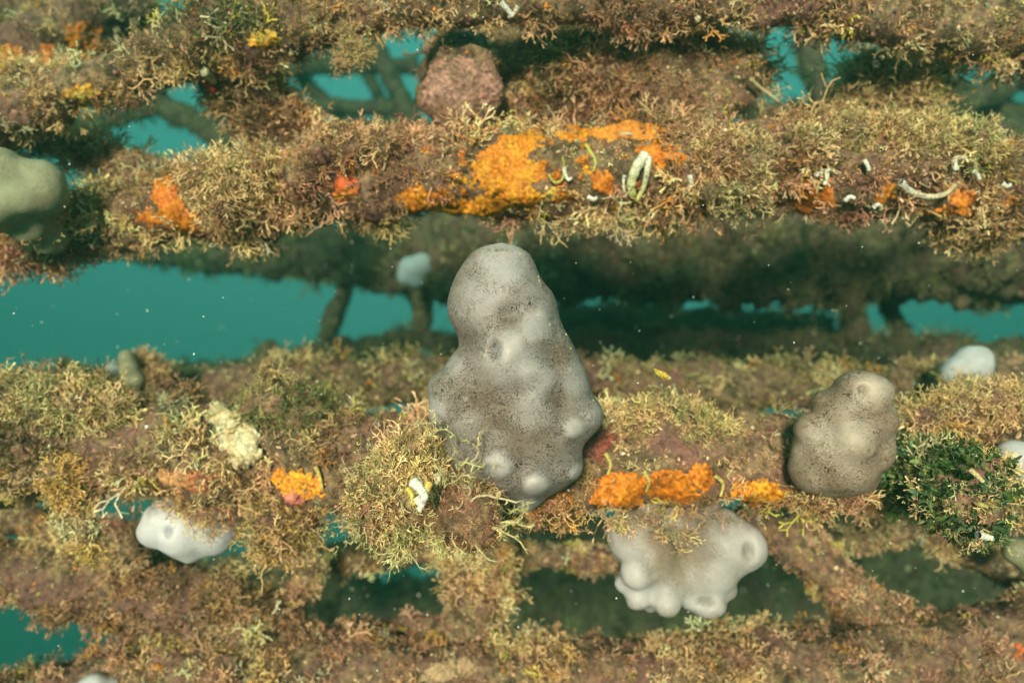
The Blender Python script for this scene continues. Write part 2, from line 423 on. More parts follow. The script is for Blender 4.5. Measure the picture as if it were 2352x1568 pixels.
def tube_mesh(name, path, seg_len=.007, sides=40, rough=.22, seed=0, ecc=1.0):
    """path: (px, py, radius px, depth) control points -> lumpy swept pipe; returns verts, quads"""
    path = np.array(path, float)
    c = np.array([P(a, b, d) for a, b, r, d in path]); rr = path[:, 2] / F * path[:, 3]
    s = np.concatenate([[0], np.cumsum(np.linalg.norm(np.diff(c, axis=0), axis=1))])
    n = max(6, int(s[-1] / seg_len)); t = np.linspace(0, s[-1], n)
    def interp(a):
        m = np.gradient(a, s, axis=0) if len(a) > 2 else np.repeat((a[-1:] - a[:1]) / s[-1], len(a), axis=0)
        i = np.clip(np.searchsorted(s, t, side='right') - 1, 0, len(s) - 2); h = s[i + 1] - s[i]; u = (t - s[i]) / h
        sh = (lambda z: z[:, None]) if a.ndim == 2 else (lambda z: z)
        return sh(2 * u**3 - 3 * u**2 + 1) * a[i] + sh((u**3 - 2 * u**2 + u) * h) * m[i] + sh(-2 * u**3 + 3 * u**2) * a[i + 1] + sh((u**3 - u**2) * h) * m[i + 1]
    cc = interp(c); r = np.maximum(interp(rr), .004)
    tan = norm(np.gradient(cc, axis=0)); up = np.array((0, 0, 1.0))
    if abs(tan[:, 2]).mean() > .8: up = np.array((1.0, 0, 0))
    a = norm(np.cross(tan, up)); b = np.cross(a, tan)
    th = np.linspace(0, 2 * np.pi, sides, endpoint=False)
    ring = a[:, None] * np.cos(th)[None, :, None] * ecc + b[:, None] * np.sin(th)[None, :, None]
    v = cc[:, None] + ring * r[:, None, None]
    k = (fbm(v.reshape(-1, 3), 16, seed, 3) - .5) * 2 * rough * 1.5 + (fbm(v.reshape(-1, 3), 55, seed + 5, 2) - .5) * rough
    bil = 1 - np.abs(2 * noise(v.reshape(-1, 3), 19, seed + 9) - 1); k = k + (bil - .55) * rough * 1.5
    v = v + ring * (r[:, None] * k.reshape(n, sides))[..., None]
    V = v.reshape(-1, 3)
    i = np.arange(n - 1)[:, None] * sides; j = np.arange(sides)[None]
    q = np.stack([i + j, i + (j + 1) % sides, i + sides + (j + 1) % sides, i + sides + j], -1).reshape(-1, 4)
    # caps as triangle-like quads
    V = np.vstack([V, cc[0], cc[-1]]); e0, e1 = len(V) - 2, len(V) - 1
    jj = np.arange(0, sides, 2)
    cap0 = np.stack([np.full_like(jj, e0), (jj + 2) % sides, jj + 1, jj], -1)
    o = (n - 1) * sides
    cap1 = np.stack([np.full_like(jj, e1), o + jj, o + jj + 1, o + (jj + 2) % sides], -1)
    return V, np.vstack([q, cap0, cap1])[:, ::-1].copy()

def sample(V, Q, n, far, thin=.45, thresh=.5):
    """pick n growth points on the surface, evenly by the area they fill in view"""
    a, b, c, d = V[Q[:, 0]], V[Q[:, 1]], V[Q[:, 2]], V[Q[:, 3]]
    cr = np.cross(c - a, d - b) * .5; ar = np.linalg.norm(cr, axis=1); nr = cr / np.maximum(ar, 1e-12)[:, None]
    ce = (a + b + c + d) / 4
    x, y = proj(ce); facing = -(nr * norm(ce)).sum(1)
    w = ar / ce[:, 1] ** 2
    w = w * np.where(facing > -.25, 1.0, .22)
    w = w * (((x > -120) & (x < 2472) & (y > -110) & (y < 1690)) * .93 + .07)
    dn = .5 * fbm(ce, 11, 77, 3) + .5 * fbm(ce, 38, 78, 2); w = w * (1 - thin + thin * np.clip((dn - thresh + .06) / .10, 0, 1))
    for (px, py, rx, ry, s) in SUPPRESS:
        g = ((x - px) / rx) ** 2 + ((y - py) / ry) ** 2
        w = w * (1 - s * np.clip(1.6 - g, 0, 1) * (facing > 0))
    i = RNG.choice(len(w), n, p=w / w.sum())
    u, v = RNG.random((2, n, 1))
    p = a[i] * (1 - u) * (1 - v) + b[i] * u * (1 - v) + c[i] * u * v + d[i] * (1 - u) * v
    return p, nr[i], dn[i]

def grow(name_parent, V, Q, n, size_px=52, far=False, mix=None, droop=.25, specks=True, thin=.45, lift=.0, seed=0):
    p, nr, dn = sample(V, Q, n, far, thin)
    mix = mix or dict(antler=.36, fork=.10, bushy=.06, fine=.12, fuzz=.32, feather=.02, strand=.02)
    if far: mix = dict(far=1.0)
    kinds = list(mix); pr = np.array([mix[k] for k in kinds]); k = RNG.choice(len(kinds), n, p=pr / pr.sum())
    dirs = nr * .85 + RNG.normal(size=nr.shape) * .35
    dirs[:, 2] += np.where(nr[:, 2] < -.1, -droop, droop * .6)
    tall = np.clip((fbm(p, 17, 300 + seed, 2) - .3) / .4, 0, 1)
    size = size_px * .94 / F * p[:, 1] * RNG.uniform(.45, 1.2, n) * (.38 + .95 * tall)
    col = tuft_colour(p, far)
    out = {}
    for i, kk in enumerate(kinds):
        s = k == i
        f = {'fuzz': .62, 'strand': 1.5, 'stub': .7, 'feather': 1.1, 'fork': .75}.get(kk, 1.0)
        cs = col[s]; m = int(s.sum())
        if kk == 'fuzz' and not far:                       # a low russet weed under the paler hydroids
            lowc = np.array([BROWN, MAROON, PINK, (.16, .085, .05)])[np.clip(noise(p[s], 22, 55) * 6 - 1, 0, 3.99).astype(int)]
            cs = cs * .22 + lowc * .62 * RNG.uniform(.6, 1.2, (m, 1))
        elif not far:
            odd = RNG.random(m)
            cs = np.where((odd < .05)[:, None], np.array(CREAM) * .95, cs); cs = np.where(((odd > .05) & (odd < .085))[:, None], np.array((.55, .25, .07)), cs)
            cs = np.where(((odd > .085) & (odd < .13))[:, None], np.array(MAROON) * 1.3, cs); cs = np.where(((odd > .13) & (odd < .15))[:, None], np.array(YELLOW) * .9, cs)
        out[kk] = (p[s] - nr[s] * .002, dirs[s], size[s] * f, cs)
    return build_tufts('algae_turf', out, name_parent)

def dome(seg=6, rings=2):
    v = [(0, 0, 1.0)]
    for i in range(1, rings + 1):
        a = math.pi / 2 * i / rings * 1.1
        for j in range(seg): 
            t = 2 * math.pi * (j + .5 * (i % 2)) / seg; v.append((math.sin(a) * math.cos(t), math.sin(a) * math.sin(t), math.cos(a)))
    f = [(0, 1 + j, 1 + (j + 1) % seg) for j in range(seg)]
    for i in range(1, rings):
        o, q = 1 + (i - 1) * seg, 1 + i * seg
        for j in range(seg):
            f.append((o + j, q + j, q + (j + 1) % seg)); f.append((o + j, q + (j + 1) % seg, o + (j + 1) % seg))
    return np.array(v), np.array(f)
DOME = dome(7, 3); NUB = dome(5, 2)

def build_domes(name, pos, nrm, rad, flat, col, parent, mat, kind=None, shape=DOME, jitter=.25):
    v, f = shape; n = len(pos)
    z = norm(nrm + RNG.normal(size=nrm.shape) * .18); x = norm(np.cross(z, RNG.normal(size=z.shape))); y = np.cross(z, x)
    sx = rad * RNG.uniform(.7, 1.35, n); sy = rad * RNG.uniform(.7, 1.35, n); sz = rad * flat * RNG.uniform(.6, 1.3, n)
    vv = v[None] * (1 + RNG.normal(size=(n, len(v), 1)) * jitter * .5)
    w = pos[:, None] + x[:, None] * (vv[..., :1] * sx[:, None, None]) + y[:, None] * (vv[..., 1:2] * sy[:, None, None]) + z[:, None] * ((vv[..., 2:] - .15) * sz[:, None, None])
    F_ = (f[None] + (np.arange(n) * len(v))[:, None, None]).reshape(-1, 3)
    c = np.repeat(np.clip(col, 0, .9)[:, None], len(v), 1).reshape(-1, 3)
    return link(name, mesh_np(name, w.reshape(-1, 3), F_, c, True), mat, parent, kind)

SPECK_COL = np.array([TAN, BROWN, MAROON, PINK, ORANGE, YELLOW, WHITE, CREAM, (.05, .05, .05), OLIVE, (.30, .12, .10)])
SPECK_W = np.array([.22, .26, .18, .13, .035, .015, .01, .03, .08, .05, .03])

def member(parent, name, path, tufts, size_px=52, far=False, mix=None, sides=32, rough=.28, specks=None, ecc=1.0, thin=.45, droop=.25, seg_len=.0095, label=None):
    seed = len(CORES) * 31 + 11
    V, Q = tube_mesh(name, path, seg_len, sides, rough, seed, ecc)
    o = link(name, mesh_np(name, V, Q, smooth=True), M_CRUST, parent)
    if label: o['label'] = label
    CORES.append((BVHTree.FromPolygons(V.tolist(), Q.tolist()), o))
    JOBS.append((o, V, Q, tufts, size_px, far, mix, thin, droop, seed, tufts // 4 if specks is None else specks))
    return o
JOBS = []

def hit(px, py, pool=None):
    d = Vector(P(px, py, 1.0)).normalized(); best = None
    for bvh, o in CORES:
        if pool is not None and o not in pool: continue
        l, n, i, t = bvh.ray_cast(Vector((0, 0, 0)), d)
        if l is not None and (best is None or t < best[2]): best = (np.array(l), np.array(n), t)
    return best

# ------------------------------------------------------------------ the sunken lattice
DG = .92
g_up = thing('lattice_girder', 'upper encrusted steel lattice girder with bright orange sponge crusts on its lower chord', 'girder')
top_chord = member(g_up, 'top_chord', [(-350, 330, 80, .98), (-60, 272, 72, .95), (70, 245, 66, .94), (180, 198, 44, .93), (310, 155, 44, .92), (500, 95, 74, .92), (800, 35, 50, .90), (1100, 8, 46, .88), (1500, 5, 58, .87), (1900, 18, 50, .88), (2150, 60, 52, .90), (2420, 82, 62, .92), (2700, 105, 66, .95)], 3200)
bottom_chord = member(g_up, 'bottom_chord', [(-350, 640, 40, 1.05), (0, 578, 38, 1.0), (200, 520, 54, .97), (400, 488, 64, .95), (600, 455, 86, .94), (800, 415, 84, .93), (1200, 398, 86, .92), (1600, 388, 92, .92), (2000, 392, 96, .92), (2352, 455, 82, .94), (2700, 515, 82, .98)], 4200, thin=.65)
member(g_up, 'brace', [(460, 120, 50, 1.0), (565, 215, 58, .99), (720, 350, 50, 1.0)], 800)
member(g_up, 'brace', [(-40, 275, 30, 1.04), (150, 330, 30, 1.04), (400, 430, 34, 1.04)], 400)
member(g_up, 'brace', [(2180, 80, 40, 1.0), (2060, 190, 50, 1.02), (1890, 300, 44, 1.03)], 600)
member(g_up, 'brace', [(1230, 40, 60, 1.05), (1260, 180, 55, 1.04), (1290, 320, 60, 1.02)], 500)
gus = member(g_up, 'gusset_plate', [(1000, 160, 75, 1.06), (1250, 165, 100, .99), (1500, 160, 104, .945), (1690, 155, 85, .94), (1745, 150, 44, .94)], 1500, ecc=.3, sides=36)
stub = member(g_up, 'pipe_stub', [(1090, 150, 80, 1.14), (1075, 200, 90, 1.02), (1063, 218, 92, .95), (1060, 222, 78, .93), (1060, 222, 34, .92)], 1300, size_px=30, mix=dict(fuzz=.7, fine=.2, antler=.1), rough=.34, thin=.25, seg_len=.005)
member(g_up, 'brace', [(-80, 240, 60, 1.16), (120, 120, 80, 1.16), (300, -40, 80, 1.16)], 420, thin=.8)
member(g_up, 'brace', [(-60, 20, 40, 1.3), (120, 10, 44, 1.3), (330, 60, 40, 1.3)], 250)

g_lo = thing('lattice_girder', 'lower encrusted steel lattice girder carrying the tall grey tunicate and matted tan algae', 'girder')
low_top = member(g_lo, 'top_chord', [(-350, 1010, 120, .98), (0, 1015, 125, .96), (300, 1020, 112, .94), (600, 1045, 108, .92), (900, 1055, 104, .90), (1200, 1060, 104, .88), (1600, 1052, 100, .87), (1850, 1070, 92, .88), (2050, 1075, 92, .88), (2352, 1060, 105, .88), (2700, 1040, 105, .92)], 4400, thin=.15)
low_back = member(g_lo, 'rear_chord', [(-350, 950, 60, 1.22), (0, 930, 44, 1.3), (300, 920, 44, 1.3), (600, 885, 46, 1.3), (1200, 880, 50, 1.3), (1800, 892, 48, 1.3), (2352, 898, 52, 1.3), (2700, 905, 52, 1.3)], 1700, size_px=44)
low_bot = member(g_lo, 'bottom_chord', [(-350, 1690, 90, 1.0), (0, 1655, 88, 1.0), (300, 1600, 100, 1.0), (700, 1560, 84, 1.0), (1200, 1565, 80, 1.0), (1700, 1550, 86, 1.0), (2050, 1520, 92, 1.0), (2352, 1490, 100, 1.0), (2700, 1450, 105, 1.02)], 3500, size_px=46, mix=dict(fork=.40, antler=.22, stub=.08, fine=.05, fuzz=.25))
STB = dict(fork=.40, antler=.22, stub=.08, fine=.05, fuzz=.25)
member(g_lo, 'brace', [(-200, 1270, 50, 1.06), (0, 1300, 62, 1.05), (350, 1370, 78, 1.04), (700, 1490, 66, 1.03), (850, 1540, 50, 1.02)], 1700, size_px=46, mix=STB)
member(g_lo, 'brace', [(1120, 1180, 45, 1.06), (1090, 1330, 66, 1.05), (1080, 1480, 62, 1.03)], 700, size_px=42, mix=STB)
member(g_lo, 'brace', [(1720, 1150, 45, 1.10), (1850, 1270, 48, 1.08), (1980, 1400, 56, 1.05), (2080, 1480, 56, 1.02)], 750, size_px=42, mix=STB)
member(g_lo, 'brace', [(2230, 1150, 28, 1.10), (2040, 1222, 28, 1.12), (1880, 1270, 28, 1.13)], 340, size_px=42, mix=STB)
member(g_lo, 'brace', [(2120, 1190, 24, 1.15), (2250, 1280, 34, 1.15), (2420, 1340, 44, 1.12)], 340, size_px=42, mix=STB)
member(g_lo, 'tie_bar', [(690, 1290, 20, 1.16), (850, 1280, 20, 1.16), (1100, 1270, 24, 1.15), (1420, 1290, 26, 1.14)], 420, size_px=36, mix=STB, sides=24)
member(g_lo, 'tie_bar', [(780, 1440, 20, 1.10), (960, 1440, 24, 1.08), (1120, 1450, 20, 1.06)], 160, size_px=28, mix=STB, sides=24)
member(g_lo, 'brace', [(690, 1190, 26, 1.06), (715, 1290, 26, 1.08), (640, 1400, 30, 1.06)], 220, size_px=40, mix=STB)
member(g_lo, 'brace', [(-60, 1190, 40, 1.12), (150, 1210, 30, 1.12), (330, 1270, 34, 1.10)], 300, size_px=40, mix=STB)

g_re = thing('lattice_girder', 'shadowed olive rear girder seen through the gap behind the tall tunicate', 'girder')
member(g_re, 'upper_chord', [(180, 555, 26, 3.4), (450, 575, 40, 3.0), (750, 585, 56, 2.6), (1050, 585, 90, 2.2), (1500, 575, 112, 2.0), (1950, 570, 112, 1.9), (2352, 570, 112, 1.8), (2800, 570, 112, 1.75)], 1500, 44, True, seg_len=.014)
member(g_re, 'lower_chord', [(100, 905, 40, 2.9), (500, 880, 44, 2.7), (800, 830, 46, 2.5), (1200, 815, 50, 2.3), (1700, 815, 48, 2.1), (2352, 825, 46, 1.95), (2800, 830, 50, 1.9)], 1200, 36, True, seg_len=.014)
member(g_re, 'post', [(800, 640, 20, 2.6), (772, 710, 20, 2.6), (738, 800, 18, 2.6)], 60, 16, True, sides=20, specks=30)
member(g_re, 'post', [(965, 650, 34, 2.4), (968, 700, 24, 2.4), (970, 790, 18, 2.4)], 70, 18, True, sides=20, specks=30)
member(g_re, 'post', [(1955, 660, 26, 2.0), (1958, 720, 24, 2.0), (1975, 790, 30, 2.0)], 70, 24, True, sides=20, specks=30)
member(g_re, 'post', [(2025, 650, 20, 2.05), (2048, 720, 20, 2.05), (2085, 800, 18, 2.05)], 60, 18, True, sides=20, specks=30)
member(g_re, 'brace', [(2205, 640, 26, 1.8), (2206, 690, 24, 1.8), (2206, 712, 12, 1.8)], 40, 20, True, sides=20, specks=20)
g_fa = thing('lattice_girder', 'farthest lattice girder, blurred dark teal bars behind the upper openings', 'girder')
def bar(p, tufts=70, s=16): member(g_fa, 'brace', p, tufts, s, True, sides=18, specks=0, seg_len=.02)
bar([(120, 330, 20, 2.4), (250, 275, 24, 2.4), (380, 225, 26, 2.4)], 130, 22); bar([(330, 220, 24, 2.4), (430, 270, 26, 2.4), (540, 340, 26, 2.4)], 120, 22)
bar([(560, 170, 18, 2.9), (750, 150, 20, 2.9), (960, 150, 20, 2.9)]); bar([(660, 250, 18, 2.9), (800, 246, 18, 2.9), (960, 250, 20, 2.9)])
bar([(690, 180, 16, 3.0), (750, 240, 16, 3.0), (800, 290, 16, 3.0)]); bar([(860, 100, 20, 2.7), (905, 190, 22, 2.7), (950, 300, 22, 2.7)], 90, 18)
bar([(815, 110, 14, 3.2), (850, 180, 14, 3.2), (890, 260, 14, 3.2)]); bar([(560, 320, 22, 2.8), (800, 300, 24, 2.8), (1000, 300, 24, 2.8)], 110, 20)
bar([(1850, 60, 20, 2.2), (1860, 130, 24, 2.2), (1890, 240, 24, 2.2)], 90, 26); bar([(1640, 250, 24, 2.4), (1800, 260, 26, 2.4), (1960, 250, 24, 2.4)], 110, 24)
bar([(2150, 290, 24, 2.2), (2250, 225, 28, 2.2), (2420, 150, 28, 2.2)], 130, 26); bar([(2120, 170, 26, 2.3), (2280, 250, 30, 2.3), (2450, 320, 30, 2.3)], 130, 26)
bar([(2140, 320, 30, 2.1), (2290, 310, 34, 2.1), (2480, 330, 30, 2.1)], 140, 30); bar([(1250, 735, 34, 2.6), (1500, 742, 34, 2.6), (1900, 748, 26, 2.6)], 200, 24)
g_sh = thing('lattice_girder', 'deep dark girder added as backing below and behind the lower chord', 'girder')
member(g_sh, 'chord', [(650, 1330, 20, 2.8), (760, 1370, 46, 2.8), (900, 1400, 60, 2.8), (1200, 1380, 100, 2.8), (1600, 1370, 120, 2.8), (2000, 1330, 130, 2.8), (2700, 1320, 140, 2.8)], 1400, 40, True, seg_len=.016)  # added dark backing that keeps bright water out of the lower openings
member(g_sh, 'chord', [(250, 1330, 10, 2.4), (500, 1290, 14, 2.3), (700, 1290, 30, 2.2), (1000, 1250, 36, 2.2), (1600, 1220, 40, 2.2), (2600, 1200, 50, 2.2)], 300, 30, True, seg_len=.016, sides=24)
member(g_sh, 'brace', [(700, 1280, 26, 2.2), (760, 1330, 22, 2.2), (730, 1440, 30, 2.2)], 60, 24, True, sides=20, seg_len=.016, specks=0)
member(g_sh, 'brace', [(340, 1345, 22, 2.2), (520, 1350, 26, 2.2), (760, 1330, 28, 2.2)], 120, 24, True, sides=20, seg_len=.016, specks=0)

br = thing('bracket_stub', 'green leafy bracket stub poking out beside the brown tunicate', 'bracket')
br_core = member(br, 'stub_core', [(1960, 1050, 34, .86), (2080, 1085, 56, .80), (2200, 1130, 76, .74), (2265, 1160, 66, .70), (2290, 1170, 30, .69)], 0, specks=0, rough=.3)

# ------------------------------------------------------------------ encrusting sponges
def sponge(label, cat, blobs, col, n, rpx=(5, 11), flat=.30, group=None, name='sponge_crust', col2=None, supp=.93, edge=.55):
    pos, nr, rad, cc = [], [], [], []
    for (px, py, rx, ry) in blobs:
        SUPPRESS.append((px, py, rx * .95 + 12, ry * .95 + 12, supp))
        m = max(4, int(n * rx * ry / sum(b[2] * b[3] for b in blobs)))
        for _ in range(m):
            a, r = random.random() * 6.283, math.sqrt(random.random())
            lim = 1 - edge * .5 + edge * (noise(np.array([[math.cos(a) * 1.4, math.sin(a) * 1.4, px * .1]]), 1.6, int(px))[0] - .35)
            x, y = px + math.cos(a) * r * rx * lim, py + math.sin(a) * r * ry * lim
            h = hit(x, y)
            if h is None or h[0][1] > 1.5: continue
            pos.append(h[0]); nr.append(h[1]); rad.append(random.uniform(*rpx) * (1.45 - .8 * r) / F * h[0][1])
            k = random.random(); c = np.array(col) * (.75 + .4 * random.random())
            if col2 is not None and k > .62: c = np.array(col2) * random.uniform(.7, 1.1)
            cc.append(c)
    if not pos: return
    PP, RR = np.array(pos), np.array(rad); left = set(range(len(PP))); best = []
    while left:
        comp, todo = [], [left.pop()]
        while todo:
            i = todo.pop(); comp.append(i)
            near = [j for j in left if np.linalg.norm(PP[i] - PP[j]) < 1.0 * (RR[i] + RR[j])]
            for j in near: left.discard(j)
            todo += near
        if len(comp) > len(best): best = comp
    pos, nr, rad, cc = [[L[i] for i in best] for L in (pos, nr, rad, cc)]
    o = build_domes(name, np.array(pos), np.array(nr), np.array(rad), flat, np.array(cc), None, M_SPONGE, shape=DOME)
    return tag(o, label, cat, group)

sponge('small red sponge knob above the white hanging tunicate', 'sponge', [(372, 1122, 22, 18)], RED, 40, (5, 9), .7)
sponge('soft pink sponge lump below the orange cluster beside the cream sponge', 'sponge', [(675, 1142, 26, 20)], (.62, .17, .12), 50, (6, 11), .7)
sponge('small orange sponge dot among brown algae on the lower left brace', 'sponge', [(362, 1532, 16, 8)], ORANGE, 14, (4, 7))
sponge('coral-pink sponge tip on the algae at the far left of the lower chord', 'sponge', [(62, 890, 14, 22)], (.66, .18, .12), 26, (5, 9), .8)
sponge('dusky pink lump on the underside right of the orange strip above the heart-shaped tunicate', 'sponge', [(1355, 1175, 28, 16)], (.42, .2, .15), 36, (5, 9), .7)
sponge('beige lumpy sponge at the bottom edge below the dark openings', 'sponge', [(1020, 1540, 56, 28), (1075, 1530, 30, 24)], (.46, .27, .15), 120, (7, 14), .8)

def crust(label, blobs, col, col2=None, group=None, name='sponge_crust', step=3.2, thick=3.0, cat='sponge'):
    """a thin encrusting sheet with a ragged edge that follows the surface it grows on"""
    x0 = min(b[0] - b[2] * 1.3 for b in blobs); x1 = max(b[0] + b[2] * 1.3 for b in blobs); y0 = min(b[1] - b[3] * 1.3 for b in blobs); y1 = max(b[1] + b[3] * 1.3 for b in blobs)
    nx, ny = int((x1 - x0) / step) + 2, int((y1 - y0) / step) + 2
    gx, gy = np.meshgrid(x0 + np.arange(nx) * step, y0 + np.arange(ny) * step)
    q = np.stack([gx, gy, np.full_like(gx, x0)], -1)
    wx = gx + (fbm(q, .035, 61, 3) - .5) * 34; wy = gy + (fbm(q, .035, 62, 3) - .5) * 34
    f = np.full(gx.shape, -9.0)
    for (px, py, rx, ry) in blobs:
        SUPPRESS.append((px, py, rx * .95 + 4, ry * .95 + 4, .80))
        f = np.maximum(f, (1 - np.sqrt(((wx - px) / rx) ** 2 + ((wy - py) / ry) ** 2)) * min(rx, ry) / 14.0)
    f = f + (fbm(q, .10, 63, 3) - .5) * 2.0 + (noise(q, .28, 66) - .5) * 1.2
    idx = -np.ones(gx.shape, int); V, C = [], []; cA = np.array(col); cB = np.array(col2 if col2 is not None else np.array(col) * .55)
    n1 = fbm(q, .045, 64, 3); n2 = fbm(q, .18, 65, 2)
    for j in range(ny):
        for i in range(nx):
            if f[j, i] < -.22: continue
            h = hit(gx[j, i], gy[j, i])
            if h is None or h[0][1] > 1.5: continue
            t = thick * np.clip(f[j, i] * 1.6, -.5, 1) + (n2[j, i] - .45) * 9.0 * min(1, max(0, f[j, i] + .2)) + n1[j, i] * 3 * min(1, max(0, f[j, i]))
            idx[j, i] = len(V); V.append(h[0] + (h[1] * .6 - norm(h[0]) * .4) * t / F * h[0][1])
            m = np.clip((n1[j, i] - .42) * 5, 0, 1) * .7; c = cA * (1 - m) + cB * m
            C.append(c * (.15 + 1.6 * n2[j, i]))
    if len(V) < 12: return
    V = np.array(V); C = np.array(C); fs = []
    for j in range(ny - 1):
        for i in range(nx - 1):
            a = (idx[j, i], idx[j, i + 1], idx[j + 1, i + 1], idx[j + 1, i])
            if min(a) < 0 or np.ptp(V[list(a), 1]) > .022: continue
            fs.append((a[0], a[3], a[2], a[1]))
    par = list(range(len(V)))
    def find(k):
        while par[k] != k: par[k] = par[par[k]]; k = par[k]
        return k
    for a in fs:
        for k in a[1:]: par[find(k)] = find(a[0])
    if not fs: return
    roots = [find(a[0]) for a in fs]; main = max(set(roots), key=roots.count); fs = [a for a, r in zip(fs, roots) if r == main]
    used = sorted({k for a in fs for k in a}); mp = {k: i for i, k in enumerate(used)}
    if len(used) < 8: return
    m = mesh_np(name, V[used], np.array([[mp[k] for k in a] for a in fs]), np.clip(C[used], 0, .9), True)
    return tag(link(name, m, M_SPONGE), label, cat, group)

CRUSTS = [
    ('dusty rose sponge film coating the round pipe stub', [(1060, 218, 84, 78)], (.34, .165, .125), (.19, .10, .06)),
    ('largest bright orange sponge crust, below the round pipe stub', [(1145, 385, 50, 54), (1190, 322, 44, 36), (1205, 392, 46, 30), (1165, 440, 34, 30)], ORANGE, AMBER),
    ('long orange sponge strip along the underside edge left of the largest orange crust', [(985, 468, 60, 28), (1070, 478, 60, 20), (945, 450, 30, 18)], ORANGE, (.70, .26, .015)),
    ('deep orange sponge patch below the largest crust, along the lower edge', [(1150, 470, 44, 18), (1210, 455, 34, 20)], (.55, .16, .01), AMBER),
    ('orange sponge blotch between the tiny white hook and the lower beam edge', [(1290, 452, 36, 18)], (.58, .17, .01), YELLOW),
    ('orange sponge blotch left of the thin hanging white tube', [(1385, 420, 26, 22)], (.58, .17, .01), (.4, .1, .02)),
    ('orange sponge smear below the curved white tube right of the broken ones', [(1610, 455, 34, 16)], (.5, .14, .02), (.5, .25, .03)),
    ('orange sponge smear at the right end of the upper girder lower chord', [(2325, 470, 30, 18)], (.58, .17, .01), (.4, .1, .02)),
    ('yellow-orange sponge film on the left end of the top chord', [(190, 215, 44, 20)], (.58, .26, .03), YELLOW),
    ('flat orange sponge patch under the brown gusset, nearest the largest crust', [(1312, 300, 40, 17)], ORANGE, AMBER),
    ('wide flat orange sponge patch on the top of the beam under the brown gusset', [(1425, 298, 66, 22), (1500, 304, 30, 18)], (.66, .23, .03), (.5, .15, .03)),
    ('plump orange sponge patch touching the broken white worm tubes', [(1520, 352, 44, 26), (1556, 362, 22, 18)], ORANGE, (.60, .15, .01)),
    ('upright orange sponge streak on pink crust left of the orange strip', [(796, 420, 22, 38)], (.68, .19, .02), RED),
    ('ragged orange sponge column with red flecks on the beam right of the beige tunicate', [(378, 440, 30, 34), (430, 525, 42, 32), (345, 500, 28, 18), (395, 488, 32, 28)], ORANGE, (.62, .13, .02)),
    ('orange-brown sponge tuft left of the long curved white tube', [(1866, 440, 26, 38), (1845, 470, 24, 24), (1895, 430, 18, 36)], (.62, .19, .02), (.4, .09, .02)),
    ('orange sponge column right of the long curved white tube', [(2210, 460, 26, 38)], (.66, .21, .02), (.55, .14, .02)),
    ('thin orange sponge line under the long curved white tube', [(2120, 490, 62, 14)], (.66, .20, .02), (.45, .12, .02)),
    ('small orange sponge wedge below the left end of the long curved white tube', [(2030, 440, 20, 26)], (.66, .20, .02), AMBER),
    ('blurred orange sponge patch on the pinkish brace behind the top chord', [(195, 92, 44, 42), (205, 140, 26, 26)], (.62, .20, .02), (.5, .12, .02)),
    ('second blurred orange sponge patch on the pinkish brace, left of the first', [(108, 130, 22, 30)], (.62, .18, .02), (.5, .12, .02)),
    ('blurred orange sponge patch where the pinkish brace meets the left end of the top chord', [(22, 140, 26, 36)], (.60, .18, .02), (.4, .10, .02)),
    ('small amber sponge tuft with yellow bits under the top chord', [(608, 86, 34, 20)], AMBER, YELLOW),
    ('orange sponge cluster over a pink lump, right of the cream sponge', [(690, 1112, 52, 30), (650, 1095, 24, 20)], (.68, .22, .015), (.7, .35, .02)),
    ('orange sponge crust at the lower right foot of the tall tunicate', [(1250, 1165, 52, 22), (1300, 1150, 30, 20)], ORANGE, (.6, .15, .01)),
    ('bright orange sponge mass right of the tall tunicate, above the heart-shaped tunicate', [(1425, 1128, 54, 40), (1390, 1155, 30, 20)], ORANGE, (.6, .15, .01)),
    ('wide orange sponge mass directly above the notch of the heart-shaped tunicate', [(1550, 1115, 70, 34), (1605, 1098, 32, 24)], ORANGE, (.55, .14, .01)),
    ('orange sponge mass with amber edge just left of the brown tunicate', [(1745, 1145, 70, 36), (1715, 1172, 30, 18), (1790, 1160, 30, 22)], ORANGE, AMBER),
    ('orange-red sponge spot on the bottom chord near its right end', [(2345, 1490, 15, 18)], (.66, .14, .03), (.5, .1, .03)),
    ('reddish sponge smear on the tan algae right of the brown tunicate', [(2200, 1010, 26, 24)], (.5, .15, .07), (.4, .12, .08)),
    ('pale orange sponge film under the tan hydroid fringe right of the brown tunicate foot', [(2010, 1150, 90, 26), (1920, 1165, 50, 18)], (.50, .24, .10), (.45, .17, .05)),
    ('rosy sponge film left of the orange cluster on the lower chord', [(430, 1105, 60, 24)], (.52, .24, .10), (.5, .13, .05)),
    ('dark wine-red sponge film beside the right edge of the tall tunicate', [(1375, 1020, 36, 34)], (.22, .05, .03), (.12, .04, .03)),
]
for lab, bl, ca, cb in CRUSTS: crust(lab, [(a, b, c * 1.16, d * 1.16) for a, b, c, d in bl], ca, cb)
crust('cream crumbly sponge mass on the lower chord left of the tall tunicate', [(545, 985, 58, 50), (508, 958, 34, 34), (565, 1035, 44, 38), (530, 1020, 34, 24)], CREAM, (.60, .40, .20), thick=16)
DOTS = 'small round orange sponge dot scattered on the upper girder lower chord'
for _ in range(46):
    x, y = random.gauss(1240, 190), random.uniform(320, 488)
    crust(DOTS, [(x, y, random.uniform(8, 17), random.uniform(8, 14))], random.choice([ORANGE, ORANGE, AMBER, (.6, .14, .02)]), None, 'orange sponge dots on the upper girder', 'sponge_dot')

